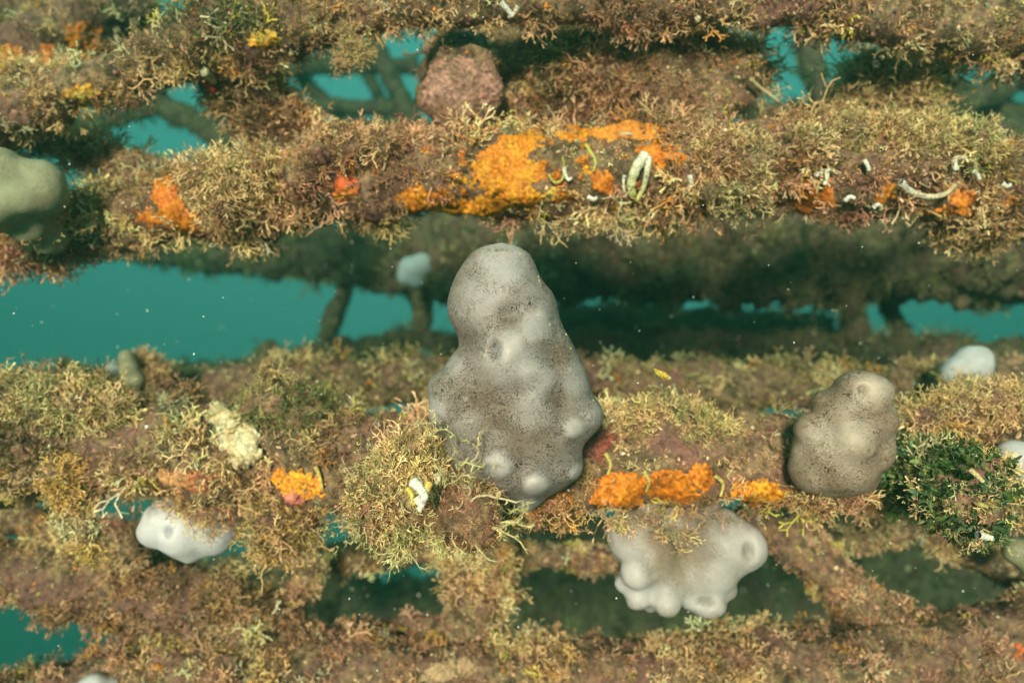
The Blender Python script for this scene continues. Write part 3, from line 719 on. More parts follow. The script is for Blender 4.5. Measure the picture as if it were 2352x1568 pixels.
# ------------------------------------------------------------------ tube worms and shells
def worm(label, pts, r=5, col=WHITE, taper=.6, lift=.004, group=None, cat='worm tube', name='worm_tube', parent=None, col2=None):
    c = []
    for x, y in pts:
        h = hit(x, y); h = h if h is not None and h[0][1] < 1.4 else None
        c.append(h[0] * (1 - lift / h[0][1]) if h is not None else None)
    ok = [q for q in c if q is not None]
    if not ok: return
    dm = np.mean([q[1] for q in ok]); dm = min(q[1] for q in ok) * .4 + dm * .6
    c = np.array([P(x, y, dm + ((q[1] - dm) * .6 if q is not None else 0)) for (x, y), q in zip(pts, c)])
    t = np.linspace(0, len(c) - 1, 6 * len(c)); i = np.clip(t.astype(int), 0, len(c) - 2); u = t - i
    m = np.gradient(c, axis=0)
    h00, h10, h01, h11 = 2*u**3 - 3*u**2 + 1, u**3 - 2*u**2 + u, -2*u**3 + 3*u**2, u**3 - u**2
    cc = h00[:, None]*c[i] + h10[:, None]*m[i] + h01[:, None]*c[i+1] + h11[:, None]*m[i+1]
    n = len(cc); tg = norm(np.gradient(cc, axis=0)); a = norm(np.cross(tg, (0.3, 1, .2))); b = np.cross(a, tg)
    th = np.linspace(0, 6.283, 8, endpoint=False)
    rr = r / F * dm * np.linspace(1, taper, n) * (1 + .05 * np.sin(np.arange(n) * 1.3) + .08 * noise(cc, 220, 4)) 
    v = cc[:, None] + (a[:, None] * np.cos(th)[None, :, None] + b[:, None] * np.sin(th)[None, :, None]) * rr[:, None, None]
    v = v * (1 + (noise(v, 300, 3)[..., None] - .5) * .002)
    ii = np.arange(n - 1)[:, None] * 8; j = np.arange(8)[None]
    q = np.stack([ii + j, ii + (j + 1) % 8, ii + 8 + (j + 1) % 8, ii + 8 + j], -1).reshape(-1, 4)
    inner = cc[0] + tg[0] * rr[0] * 2.2
    V = np.vstack([v.reshape(-1, 3), inner, cc[-1]]); jj = np.arange(0, 8, 2)
    q = np.vstack([q, np.stack([np.full(4, n * 8), (jj + 2) % 8, jj + 1, jj], -1), np.stack([np.full(4, n * 8 + 1), (n - 1) * 8 + jj, (n - 1) * 8 + jj + 1, (n - 1) * 8 + (jj + 2) % 8], -1)])
    col = np.array(col); c2 = np.array(col2 if col2 is not None else col)
    k = np.concatenate([np.repeat(np.linspace(0, 1, n), 8), [0, 1]])[:, None]
    C_ = col * (1 - k) + c2 * k
    C_[-2] = (.05, .035, .02)
    o = link(name, mesh_np(name, V, q, C_, True), M_SHELL, parent)
    for x, y in pts: SUPPRESS.append((x, y, 14 + r, 14 + r, .8))
    if parent is None: tag(o, label, cat, group)
    return o

YG = (.55, .50, .12)
worm('thick broken white worm tube beside the plump orange sponge', [(1482, 356), (1462, 385), (1450, 420), (1452, 450)], 13, WHITE, .7, .006, col2=YG)
worm('chalky white worm tube stump right of the thick broken one', [(1490, 362), (1486, 395), (1478, 430), (1462, 462)], 8, WHITE, .6, .010, col2=YG)
worm('thin white worm tube hanging left of the thick broken one', [(1434, 402), (1432, 420), (1434, 440)], 4, WHITE)
worm('curved white worm tube hooking down to the left, right of the broken ones', [(1584, 402), (1588, 422), (1578, 440), (1560, 450), (1548, 460)], 6, WHITE, .4, col2=(.45, .3, .12))
worm('tiny hook-shaped white worm tube among orange dots', [(1296, 384), (1298, 400), (1306, 413), (1314, 408)], 5, WHITE)
worm('yellow thread-like worm tube curling to the tiny white hook', [(1260, 400), (1272, 418), (1290, 414), (1296, 388), (1292, 360)], 3.2, YG)
worm('long curved white tube lying on tan algae like an open bow', [(2068, 418), (2092, 440), (2130, 452), (2170, 446), (2196, 424)], 8, WHITE, .6, .020, col2=(.6, .42, .2))
worm('short white bent tube above the right end of the bow-shaped one', [(2196, 392), (2192, 368), (2212, 362), (2236, 372)], 7, WHITE, .5, .020, col2=(.5, .38, .2))
worm('small upright white tube on pink crust left of the bow-shaped one', [(1900, 388), (1898, 410), (1894, 425)], 6, WHITE, .7, .014)
worm('pair of dull pink tubes inside the bow-shaped white one', [(2128, 372), (2124, 400), (2130, 425)], 8, (.45, .25, .2), .7)
worm('yellow-green straggling worm tube on the beam under the gusset', [(1345, 332), (1358, 352), (1368, 372), (1362, 395)], 4.5, YG)
worm('pale worm tube lying flat under the gusset', [(1424, 309), (1440, 307), (1452, 310)], 5, CREAM)
worm('thick pale worm tube on the top chord above the pipe stub', [(1150, 6), (1165, 22), (1178, 38)], 7, WHITE, .7, .014)
worm('second pale worm tube on the top chord, leaning toward the pipe stub', [(1190, 14), (1182, 30), (1168, 42)], 6, (.7, .55, .42), .7, .014)
worm('orange-tan tube lying under the top chord over the gusset', [(1640, 68), (1610, 72), (1585, 70)], 9, (.6, .36, .13), .8, .016)
worm('ring-shaped pale worm tube opening on the top chord', [(1598, 46), (1604, 42), (1602, 50)], 6, CREAM, .9, .016)
worm('cup-mouthed cream worm tube on the left brace above the red one', [(462, 162), (474, 170), (490, 186)], 12, CREAM, .7, .02)
worm('small red-mouthed worm tube below the cream cup', [(472, 190), (482, 198), (495, 210)], 10, RED, .7, .02)
worm('yellow-green worm tube loop where the top chord meets the gusset', [(1260, 98), (1276, 116), (1298, 112), (1302, 96)], 5, YG, .8, .01)
worm('pale worm tube standing on the upper left brace near the orange patch', [(268, 66), (270, 88), (274, 108)], 7, (.55, .42, .25), .7, .012)
worm('long pale straggling tube poking out below the gusset toward the right', [(1720, 180), (1750, 205), (1790, 235)], 5, (.5, .38, .2), .5, .02)
for pts in ([(700, 420), (722, 436), (745, 462)], [(1015, 330), (1018, 352), (1014, 368)], [(1640, 430), (1652, 448), (1640, 466)], [(1700, 300), (1716, 322), (1710, 340)], [(620, 330), (640, 346), (664, 342)], [(1990, 470), (2008, 484), (2030, 478)], [(870, 350), (884, 372), (880, 392)]):
    worm('thin tan worm tube winding over the upper girder lower chord', pts, 3.6, (.52, .42, .22), .6, .008, 'thin tan worm tubes on the upper girder')
for pts in ([(1390, 1040), (1402, 1066), (1396, 1090)], [(1478, 1080), (1490, 1104), (1484, 1130)], [(725, 1070), (735, 1096), (740, 1120)], [(1640, 1090), (1660, 1110), (1655, 1140)]):
    worm('yellowish worm tube hanging among orange sponges on the lower girder', pts, 5, (.62, .48, .14), .6, .008, 'yellowish worm tubes on the lower girder')
for pts in ([(1940, 462), (1952, 452), (1964, 456)], [(2005, 478), (2014, 470), (2024, 474)], [(2232, 392), (2244, 400), (2250, 412)], [(2076, 500), (2086, 494), (2096, 498)], [(1872, 405), (1880, 398), (1890, 400)], [(1985, 368), (1992, 380), (1996, 392)], [(1350, 452), (1362, 458), (1372, 454)], [(2300, 420), (2312, 428), (2322, 424)]):
    worm('short chalky tube fragment lodged in the upper girder lower chord', pts, 5.5, WHITE, .7, .012, 'chalky tube fragments on the upper girder', name='tube_fragment', cat='tube fragment')
for pts in ([(880, 1432), (890, 1440), (904, 1436)], [(914, 1438), (924, 1444), (936, 1442)]):
    worm('coiled amber tube on the thin tie bar below the dark opening', pts, 6, (.5, .28, .08), .7, .006, 'amber tubes on the tie bar')

# ------------------------------------------------------------------ tunicates
def loft_tunicate():
    rows = [(48, 385, 445), (56, 330, 495), (70, 288, 522), (100, 245, 565), (150, 205, 595), (200, 175, 614), (250, 150, 642), (300, 133, 688), (350, 120, 712), (400, 118, 723), (450, 130, 733), (500, 155, 755), (550, 180, 785), (600, 178, 812), (640, 142, 830), (680, 115, 850), (720, 85, 868), (745, 45, 878), (780, 15, 890), (820, 3, 900), (860, 8, 915), (900, 16, 948), (950, 12, 970), (1000, 15, 970), (1040, 38, 955), (1080, 62, 918), (1110, 68, 884), (1150, 70, 862), (1200, 75, 860), (1250, 98, 866), (1300, 135, 850), (1340, 190, 812), (1380, 270, 762), (1420, 365, 680), (1460, 455, 640), (1490, 500, 600), (1505, 540, 570)]
    rows = np.array(rows, float)
    y = np.concatenate([np.linspace(48, 110, 14)[:-1], np.linspace(110, 1440, 150), np.linspace(1440, 1505, 12)[1:]])
    L = np.interp(y, rows[:, 0], rows[:, 1]); R = np.interp(y, rows[:, 0], rows[:, 2])
    k = np.array([1, 2, 1.]) / 4
    for _ in range(2):
        L[1:-1] = np.convolve(L, k, 'valid'); R[1:-1] = np.convolve(R, k, 'valid')
    n, S = len(y), 120; th = np.linspace(0, 2 * np.pi, S, endpoint=False)
    cx = (L + R) / 2; hw = (R - L) / 2
    X = cx[:, None] + hw[:, None] * np.sign(np.cos(th)) * np.abs(np.cos(th)) ** .92
    depth = np.minimum(hw * .80, 300)
    depth = np.convolve(np.pad(depth, 8, 'edge'), np.ones(17) / 17, 'valid')
    Z = -depth[:, None] * np.sin(th)[None] ** 1 * np.abs(np.sin(th)) ** .1      # toward the viewer for sin>0
    Y = np.repeat(y[:, None], S, 1)
    pale = np.full((n, S), .35)
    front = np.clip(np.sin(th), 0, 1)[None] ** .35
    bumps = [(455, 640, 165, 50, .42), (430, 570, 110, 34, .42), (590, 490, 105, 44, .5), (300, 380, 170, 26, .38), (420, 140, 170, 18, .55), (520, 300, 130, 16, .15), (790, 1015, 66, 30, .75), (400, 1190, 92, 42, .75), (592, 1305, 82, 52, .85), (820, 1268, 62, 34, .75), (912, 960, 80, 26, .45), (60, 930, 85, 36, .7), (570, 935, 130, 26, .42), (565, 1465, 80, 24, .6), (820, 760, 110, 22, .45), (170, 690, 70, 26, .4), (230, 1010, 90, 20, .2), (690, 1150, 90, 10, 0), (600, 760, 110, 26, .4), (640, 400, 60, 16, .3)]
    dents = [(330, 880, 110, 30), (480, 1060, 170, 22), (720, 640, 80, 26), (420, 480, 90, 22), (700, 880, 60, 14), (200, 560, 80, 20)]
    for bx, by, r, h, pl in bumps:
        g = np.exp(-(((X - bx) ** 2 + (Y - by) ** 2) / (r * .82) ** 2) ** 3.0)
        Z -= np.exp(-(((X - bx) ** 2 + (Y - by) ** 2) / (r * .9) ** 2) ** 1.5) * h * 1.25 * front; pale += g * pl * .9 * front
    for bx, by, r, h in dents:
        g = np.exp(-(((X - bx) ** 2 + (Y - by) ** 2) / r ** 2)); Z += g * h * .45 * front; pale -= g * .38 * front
    # open siphon in the upper lobe
    g = ((X - 385) / 34) ** 2 + ((Y - 612) / 54) ** 2
    Z += np.exp(-g ** 1.5) * 62 * front; pale -= np.exp(-g ** 1.5) * .5 * front
    v = np.stack([X, Y, Z], -1).reshape(-1, 3)
    lump = (fbm(v / 1000., 9, 40, 3) - .5)
    d0 = .715; sc = .4202 / F * d0
    pxx = 978.4 + .4202 * X; pyy = 545.7 + .4202 * Y
    base = np.stack([(pxx - 1176) / F * d0, d0 + Z * sc + (Y - 700) * sc * .10, (784 - pyy) / F * d0], -1).reshape(-1, 3)
    base[:, 1] += lump * .006
    # a frilled edge along the crown
    i = np.arange(n - 1)[:, None] * S; j = np.arange(S)[None]
    q = np.stack([i + j, i + S + j, i + S + (j + 1) % S, i + (j + 1) % S], -1).reshape(-1, 4)
    c0, c1 = base[:S].mean(0), base[-S:].mean(0); V = np.vstack([base, c0, c1]); jj = np.arange(0, S, 2)
    q = np.vstack([q, np.stack([np.full_like(jj, n * S), jj, jj + 1, (jj + 2) % S], -1), np.stack([np.full_like(jj, n * S + 1), (n - 1) * S + (jj + 2) % S, (n - 1) * S + jj + 1, (n - 1) * S + jj], -1)])
    pa = np.concatenate([np.clip(pale, 0, 1).ravel(), [.3, .3]])
    return V, q, pa

t1 = thing('tunicate', 'tall grey lumpy tunicate with dark flecks and an open siphon, standing on the lower girder', 'tunicate')
V, Q, PA = loft_tunicate()
body1 = link('body', mesh_np('body', V, Q, None, True, {'pale': PA}), M_TUN, t1)
T1BVH = BVHTree.FromPolygons(V.tolist(), Q.tolist())
# frill and grit caught on its crown
rg = np.random.default_rng(3); pos, nr = [], []
def t1hit(cx, cy):
    d = Vector(P(978.4 + .4202 * cx, 545.7 + .4202 * cy, 1)).normalized(); return T1BVH.ray_cast(Vector((0, 0, 0)), d)
frill = [(270, 84), (300, 74), (330, 66), (352, 62), (384, 58), (400, 56), (418, 58), (440, 56)]
fp = []
for cx, cy in frill:
    h = t1hit(cx, cy + 14)
    if h[0]: fp.append(np.array(h[0]))
if fp:
    fp = np.array(fp); nn = len(fp)
    build_tufts('crown_frill', {'fuzz': (fp, np.tile((0, -.1, 1.0), (nn, 1)) + rg.normal(size=(nn, 3)) * .4, np.full(nn, .006), np.tile((.33, .28, .22), (nn, 1)))}, body1, None)
grit = [(620, 215), (625, 235), (628, 248), (540, 100), (520, 90), (735, 625), (738, 640), (772, 530), (795, 605), (584, 970), (920, 890), (684, 474), (260, 190), (350, 250), (342, 240), (362, 246), (330, 615), (325, 640)]
gp, gn = [], []
for cx, cy in grit:
    h = t1hit(cx - (6 if cx > 500 else 0), cy)
    if h[0]: gp.append(np.array(h[0])); gn.append(np.array(h[1]))
build_domes('grit', np.array(gp), np.array(gn), np.full(len(gp), .0013), .8, np.tile((.62, .52, .24), (len(gp), 1)), body1, M_SPECK, 'stuff', NUB)

def blob(name, label, d, balls, mat, holes=(), vox=.0045, base_pale=.35, pale=(), smooth=8, group=None, cat='tunicate', dark=(), subname='body', parent=None):
    """union of lobes -> one smooth skin.  balls: (px, py, r, towards_viewer px[, stretch y])"""
    k = d / F; Vs, Fs, off = [], [], 0
    ico = ICO
    for b in balls:
        x, y, r, dy = b[:4]; sy = b[4] if len(b) > 4 else 1.0
        v = ico[0] * np.array((r, r * .95, r * sy)) * k + P(x, y, d) + np.array((0, -dy * k, 0))
        Vs.append(v); Fs.append(ico[1] + off); off += len(v)
    m = mesh_np('tmp', np.concatenate(Vs), np.concatenate(Fs))
    o = bpy.data.objects.new('tmp', m); COL.objects.link(o)
    rm = o.modifiers.new('r', 'REMESH'); rm.mode = 'VOXEL'; rm.voxel_size = vox
    sm = o.modifiers.new('s', 'SMOOTH'); sm.iterations = smooth; sm.factor = .5
    dg = bpy.context.evaluated_depsgraph_get(); me = bpy.data.meshes.new_from_object(o.evaluated_get(dg)); bpy.data.objects.remove(o); bpy.data.meshes.remove(m)
    n = len(me.vertices); co = np.empty(n * 3, np.float32); me.vertices.foreach_get('co', co); co = co.reshape(-1, 3).astype(float)
    no = np.empty(n * 3, np.float32); me.vertices.foreach_get('normal', no); no = no.reshape(-1, 3)
    x, y = proj(co); pa = np.full(n, base_pale); fr = np.clip(-no[:, 1] * 1.5, 0, 1)
    for hx, hy, rx, ry, dep in holes:
        g = ((x - hx) / rx) ** 2 + ((y - hy) / ry) ** 2
        co[:, 1] += np.exp(-g) * dep * 1.3 * k * fr; rim = np.exp(-((np.sqrt(g) - 1.4) / .45) ** 2)
        co[:, 1] -= rim * dep * .06 * k * fr; pa += rim * .1 * fr - np.exp(-g ** 2) * .4 * fr
    for hx, hy, r, a in pale: pa += np.exp(-(((x - hx) ** 2 + (y - hy) ** 2) / r ** 2)) * a
    co += no * ((fbm(co, 30, 12, 3) - .5) * .006)[:, None]
    me.vertices.foreach_set('co', co.astype(np.float32).ravel())
    at = me.attributes.new('pale', 'FLOAT', 'POINT'); at.data.foreach_set('value', np.clip(pa, 0, 1).astype(np.float32))
    me.polygons.foreach_set('use_smooth', np.ones(len(me.polygons), bool)); me.update()
    me.name = name
    o = link(name, me, mat, parent)
    if parent is None: tag(o, label, cat, group)
    return o

def icosphere(sub=3):
    import bmesh
    bm = bmesh.new(); bmesh.ops.create_icosphere(bm, subdivisions=sub, radius=1)
    v = np.array([q.co[:] for q in bm.verts]); bm.verts.index_update(); f = np.array([[q.index for q in p.verts] for p in bm.faces]); bm.free(); return v, f
ICO = icosphere(3)

def hx(cx, cy): return 1354.8 + .192 * cx, 1129 + .192 * cy
def H(cx, cy, r, dy=0, sy=1.0): x, y = hx(cx, cy); return (x, y, r * .192, dy, sy)
hb = [H(560, 560, 350, 0), H(430, 480, 240, 0), H(700, 760, 330, 20), H(1620, 640, 400, 0), H(1800, 640, 290, 14), H(1200, 930, 330, 5), H(1450, 900, 330, 10), H(900, 980, 300, 15), H(500, 860, 190, 60), H(370, 1040, 115, 30), H(530, 1190, 145, 45), H(860, 1220, 165, 55), H(700, 1300, 110, 20), H(1380, 1290, 215, 30, .75), H(1600, 1140, 150, 10), H(1200, 1200, 180, 25), H(1600, 340, 150, 10), H(700, 320, 230, -30), H(1500, 300, 160, -30), H(1080, 480, 300, -50), H(1150, 700, 260, -25)]
h1, h2 = hx(1905, 720), hx(1390, 1310)
blob('tunicate', 'white heart-shaped tunicate with rounded lobes and two siphons, hanging below orange sponges', .86, hb, M_TUNW, [(h1[0], h1[1], 14, 22, 13), (h2[0], h2[1], 20, 11, 11)], .0042, .30, [(*hx(480, 880), 40, .6), (*hx(520, 1200), 40, .6), (*hx(860, 1260), 40, .6), (*hx(1390, 1290), 70, .6), (*hx(1900, 650), 70, .5), (*hx(370, 1040), 30, .5), (*hx(1050, 850), 60, -.5), (*hx(300, 600), 40, .4)], 4)
blob('tunicate', 'brown speckled tunicate with a small pale siphon, on the lower girder beside the green bracket', .78,
     [(1958, 912, 66, 30), (1990, 900, 44, 34), (1930, 945, 66, 24), (1990, 955, 56, 22), (1900, 1030, 80, 6), (1930, 1060, 84, 0), (1870, 1075, 60, 0), (1985, 1030, 62, 8), (1855, 985, 40, 22), (1850, 1040, 38, 8), (2015, 985, 34, 10), (1930, 1005, 56, 50), (1895, 925, 36, 14), (1975, 1085, 50, -6), (1900, 1105, 40, -4), (1960, 970, 60, 30)], M_TUNB,
     [(1985, 895, 11, 9, 22)], .004, .22, [(1930, 1000, 45, .5), (2005, 890, 40, .7), (1860, 1000, 30, .35), (1990, 1000, 40, .3), (1950, 1060, 40, .2)], 5)
blob('tunicate', 'smooth white tunicate behind the brown one, sitting on the rear chord', 1.14, [(2232, 838, 46, 0), (2198, 858, 42, 5), (2180, 862, 30, 14), (2250, 822, 30, 0), (2225, 870, 44, -8)], M_TUNP, (), .0055, .75, (), 9)
blob('tunicate', 'white bulbous tunicate hanging under the lower chord below the red sponge knob', .93, [(385, 1195, 52, 14), (370, 1210, 42, 22), (430, 1210, 70, 4), (490, 1212, 62, 2), (525, 1205, 36, -10), (440, 1258, 34, 6), (425, 1238, 46, 4), (470, 1245, 34, 6), (400, 1170, 36, 0), (470, 1180, 50, -20)], M_TUNP,
     [(385, 1222, 11, 14, 12)], .0045, .7, [(375, 1200, 50, .3), (480, 1180, 50, -.35)], 8)
blob('tunicate', 'large olive-beige tunicate of two smooth lobes at the far left of the upper girder', .84, [(14, 425, 64, 24, 1.25), (10, 468, 64, 24, 1.0), (-50, 440, 90, 10, 1.2), (80, 415, 56, -20, 1.0), (84, 440, 56, -20), (50, 450, 60, 0), (60, 410, 48, 0), (20, 385, 44, 16), (30, 500, 54, -50), (40, 530, 44, -110)], M_TUNG, (), .005, .5, [(15, 450, 40, .5)], 9)
blob('tunicate', 'blurred pale tunicate clinging to the rear girder behind the tall tunicate', 2.05, [(950, 622, 32, 30), (975, 612, 28, 30), (938, 638, 22, 34), (960, 645, 22, 30)], M_TUNP, (), .008, .8, (), 6)
blob('tunicate', 'small distant pale tunicate among rear algae at the left foot of the tall tunicate', 1.75, [(968, 815, 22, 0, .8), (985, 822, 16, 0, .7)], M_TUNP, (), .008, .7, (), 6)
blob('tunicate', 'small slender tan tunicate standing against rear algae above the green tuft', 1.16, [(296, 822, 20, 10, 1.1), (302, 848, 22, 8, 1.3), (312, 872, 22, 4)], M_TUNG, (), .004, .45, (), 5)
blob('tunicate', 'hazy blue-white tunicate just left of the slender tan one', 1.6, [(262, 850, 26, 0, .8), (240, 862, 26, 0, .7)], M_TUNP, (), .007, .8, (), 6)
blob('tunicate', 'bluish white tunicate peeping over the bottom edge under brown algae', .95, [(216, 1580, 34, 0), (190, 1592, 34, -20), (240, 1590, 30, -20)], M_TUNP, (), .0045, .9, (), 6)
blob('tunicate', 'pale tunicate half hidden behind the green bracket at its right', .80, [(2330, 1055, 48, 0), (2370, 1070, 56, 0), (2300, 1075, 30, 0)], M_TUNP, (), .0045, .7, (), 8)
blob('tunicate', 'dull beige tunicate below the tip of the green bracket', .98, [(2335, 1265, 34, 0), (2375, 1280, 48, 0)], M_TUNG, (), .0045, .45, (), 8)

# ------------------------------------------------------------------ the near clump, leafy bracket, hanging hydroids
def lump(parent, name, d, balls, mat=None, vox=.005, rough=.5):
    k = d / F; Vs, Fs, off = [], [], 0
    for x, y, r, dy in balls:
        v = ICO[0] * r * k; v = v * (1 + (fbm(v + P(x, y, d), 40, 3, 3)[:, None] - .5) * rough) + P(x, y, d) + np.array((0, -dy * k, 0))
        Vs.append(v); Fs.append(ICO[1] + off); off += len(v)
    V, T = np.concatenate(Vs), np.concatenate(Fs)
    Q = np.hstack([T, T[:, 2:3]])
    o = link(name, mesh_np(name, V, T, None, True), mat or M_CRUST, parent)
    return o, V, Q

def manual_tufts(parent, V, Q, n, size_px, mix, cols, droop=.2, name='algae_turf', spread=.35, front=True):
    a, b, c = V[Q[:, 0]], V[Q[:, 1]], V[Q[:, 2]]; cr = np.cross(b - a, c - a); ar = np.linalg.norm(cr, axis=1); nr = cr / np.maximum(ar, 1e-12)[:, None]
    fc = -(nr * norm((a + b + c) / 3)).sum(1); w = ar * np.where(fc > -.3, 1, .3)
    i = RNG.choice(len(w), n, p=w / w.sum()); u, v = RNG.random((2, n, 1)); s = u + v > 1; u = np.where(s, 1 - u, u); v = np.where(s, 1 - v, v)
    p = a[i] + (b[i] - a[i]) * u + (c[i] - a[i]) * v; nn = nr[i]
    kinds = list(mix); pr = np.array([mix[k] for k in kinds]); k = RNG.choice(len(kinds), n, p=pr / pr.sum())
    d = nn * .8 + RNG.normal(size=nn.shape) * spread; d[:, 2] += np.where(nn[:, 2] < 0, -droop, droop)
    sz = size_px / F * p[:, 1] * RNG.uniform(.5, 1.2, n)
    ci = np.clip((noise(p, 30, 8) * 1.5 - .25) * len(cols) + RNG.normal(size=n) * .5, 0, len(cols) - 1).astype(int)
    col = np.array(cols)[ci] * RNG.uniform(.75, 1.25, (n, 1))
    out = {kk: (p[k == j], d[k == j], sz[k == j] * {'fuzz': .6, 'strand': 1.6}.get(kk, 1), col[k == j]) for j, kk in enumerate(kinds)}
    return build_tufts(name, out, parent)

PALEY = (.50, .43, .22)
cl = thing('algae_clump', 'near clump of pale yellow algae with a white shell at the tall tunicate foot', 'algae clump')
o, V, Q = lump(cl, 'clump_core', .70, [(900, 1100, 56, 0), (960, 1150, 74, 0), (865, 1180, 50, 5), (1000, 1065, 34, -10), (1070, 1160, 60, 10), (1060, 1200, 52, 16), (940, 1050, 44, -30), (925, 1225, 34, 6), (830, 1140, 26, 0)])
CLV, CLQ = V, Q
manual_tufts(o, V, Q, 1700, 46, dict(fine=.22, bushy=.12, antler=.34, strand=.06, fuzz=.26), [KHAKI, (.46, .40, .19), TAN, (.30, .27, .12), (.55, .47, .24), BROWN, KHAKI], .2)
o2, V2, Q2 = lump(cl, 'brown_lump', .675, [(1070, 1185, 66, 0), (1090, 1215, 50, 0), (1030, 1180, 40, 0)])
manual_tufts(o2, V2, Q2, 420, 34, dict(fuzz=.75, fine=.25), [BROWN, PINK, (.26, .15, .09)], .1)
CORES.append((BVHTree.FromPolygons(V.tolist(), [tuple(t[:3]) for t in Q.tolist()]), o)); 
# trailing pale strands of the clump
def strands(parent, items, size, col, name='trailing_strand'):
    for (x, y, d, dx, dz, s) in items:
        p = P(x, y, d)[None]
        build_tufts(name, {'strand': (p, np.array([[dx, -.15, dz]]), np.array([s / F * d]), np.array([col]))}, parent, None)
strands(cl, [(985, 1010, .66, .05, 1, 90), (1000, 1000, .66, .2, .9, 60), (1050, 1080, .64, .6, .8, 110), (1080, 1060, .64, .9, .5, 80), (1020, 1120, .63, .3, .9, 90), (1040, 1220, .63, -.25, -1, 100), (1020, 1240, .63, -.3, -1, 80), (930, 1260, .64, .1, -1, 80), (1090, 1250, .63, .2, -1, 70), (1130, 1210, .62, 1, .3, 100), (1150, 1200, .62, .9, -.2, 90), (1080, 1150, .62, .8, .9, 120), (1170, 1180, .61, .6, .9, 70), (830, 1230, .66, -.9, -.2, 90), (820, 1100, .66, -.9, .6, 70), (840, 1060, .66, -.7, .9, 60), (1060, 1260, .63, -.1, -1, 60), (985, 985, .665, .3, 1, 60), (1095, 1030, .65, -.3, 1, 60), (800, 1200, .66, -1, 0, 70)], 1, PALEY)
worm_c = []
for pts, r, c1 in (([(948, 1105), (964, 1120), (975, 1140), (962, 1158)], 13, WHITE), ([(985, 1108), (978, 1130), (972, 1150)], 10, (.75, .5, .12)), ([(955, 1140), (968, 1160), (960, 1172)], 10, WHITE), ([(935, 1120), (945, 1135), (950, 1160)], 7, YELLOW), ([(1000, 1085), (1008, 1100), (1000, 1112)], 7, CREAM)):
    worm(None, pts, r, c1, .6, .05, parent=cl, name='shell_fragment')
sponge('small orange sponge bead on the near algae clump beside its shell', 'sponge', [(1018, 1108, 12, 12)], (.5, .13, .01), 10, (4, 8), .8)

LG = [(.10, .17, .045), (.055, .10, .03), (.17, .22, .06), (.04, .065, .025), (.12, .22, .12), (.30, .26, .10), (.05, .08, .03)]
Vb, Qb = None, None
for job in JOBS:
    if job[0] is br_core: Vb, Qb = job[1], job[2]
manual_tufts(br_core, Vb, Qb[:, [0, 1, 2, 2]], 210, 40, dict(leaf=1), LG, .1, 'green_leaves', .5)
manual_tufts(br_core, Vb, Qb[:, [0, 1, 2, 2]], 620, 40, dict(antler=.35, fork=.2, fine=.25, fuzz=.2), [KHAKI, DGREEN, GREEN, PALEY, DGREEN, OLIVE, TAN], .1)
strands(br, [(2250, 1080, .70, .6, 1, 60), (2300, 1120, .69, 1, .3, 60), (2320, 1180, .69, 1, 0, 50), (2300, 1225, .69, .6, -1, 60), (2240, 1235, .69, .1, -1, 70), (2270, 1100, .69, .8, .8, 60)], 1, PALEY)
worm(None, [(2246, 1228), (2262, 1232), (2280, 1236)], 9, WHITE, .7, .03, parent=br, name='shell_fragment')
worm(None, [(2228, 1078), (2244, 1092), (2258, 1106)], 6, (.55, .42, .2), .8, .03, parent=br, name='shell_fragment')

def hydroid(label, d, balls, n, size, cols, mix=None, droop=.3, name='hanging_hydroid'):
    t = thing(name, label, 'hydroid')
    o, V, Q = lump(t, 'stalk', d, balls)
    manual_tufts(o, V, Q, int(n * .85), size, mix or dict(fork=.4, antler=.35, fine=.25), cols, droop, 'hydroid_branches')
    return t
hydroid('pale tan hydroid hanging like a tapered tassel from the left of the lower chord', .87, [(150, 1090, 34, 0), (160, 1130, 34, 0), (175, 1165, 30, 0), (190, 1200, 26, 0), (205, 1235, 20, 0), (213, 1262, 12, 0)], 300, 36, [CREAM, TAN, GOLD])
hydroid('golden hydroid bush hanging beside the white hanging tunicate', .875, [(630, 1190, 50, 0), (680, 1200, 46, 0), (640, 1235, 44, 0), (680, 1245, 30, 0)], 330, 50, [GOLD, TAN, (.45, .31, .12)], dict(bushy=.5, strand=.2, fine=.3))
hydroid('rusty tan hydroid hanging over the opening left of the round pipe stub', .87, [(795, 80, 14, 0), (805, 115, 18, 0), (835, 125, 14, 0), (788, 145, 14, 0)], 150, 36, [(.45, .29, .15), TAN, KHAKI], dict(bushy=.5, fine=.5))
hydroid('pointed khaki hydroid bush rising above the cream sponge', .885, [(640, 930, 62, 0), (600, 960, 50, 0), (700, 950, 60, 0), (622, 870, 26, 0), (620, 845, 14, 0)], 420, 50, [KHAKI, (.42, .34, .14), OLIVE], dict(fine=.45, bushy=.4, feather=.15), .3, 'hydroid_bush')
hydroid('pinkish tan hydroid tuft left of the white hanging tunicate', .99, [(275, 1235, 30, 0), (300, 1260, 34, 0), (262, 1262, 28, 0)], 130, 34, [PINK, TAN, (.5, .3, .18)], None, .2, 'hydroid_bush')
hydroid('dim brown hydroid tuft on the rear girder right of the blurred pale tunicate', 1.95, [(1030, 640, 34, 0), (1015, 670, 26, 0), (1040, 610, 30, 0)], 120, 36, [BROWN, TAN, PINK], dict(far=1), .2, 'hydroid_bush')
hydroid('dark rounded algae knob on the rear lower chord above the pointed bush', 2.3, [(618, 800, 20, 0), (622, 815, 24, 0)], 60, 18, [BROWN, OLIVE], dict(far=1), .2, 'hydroid_bush')
hydroid('fuzzy brown algae tuft backing the slender tan tunicate', 1.2, [(330, 850, 32, 0), (350, 880, 36, 0)], 150, 36, [BROWN, PINK, TAN], None, .2, 'hydroid_bush')
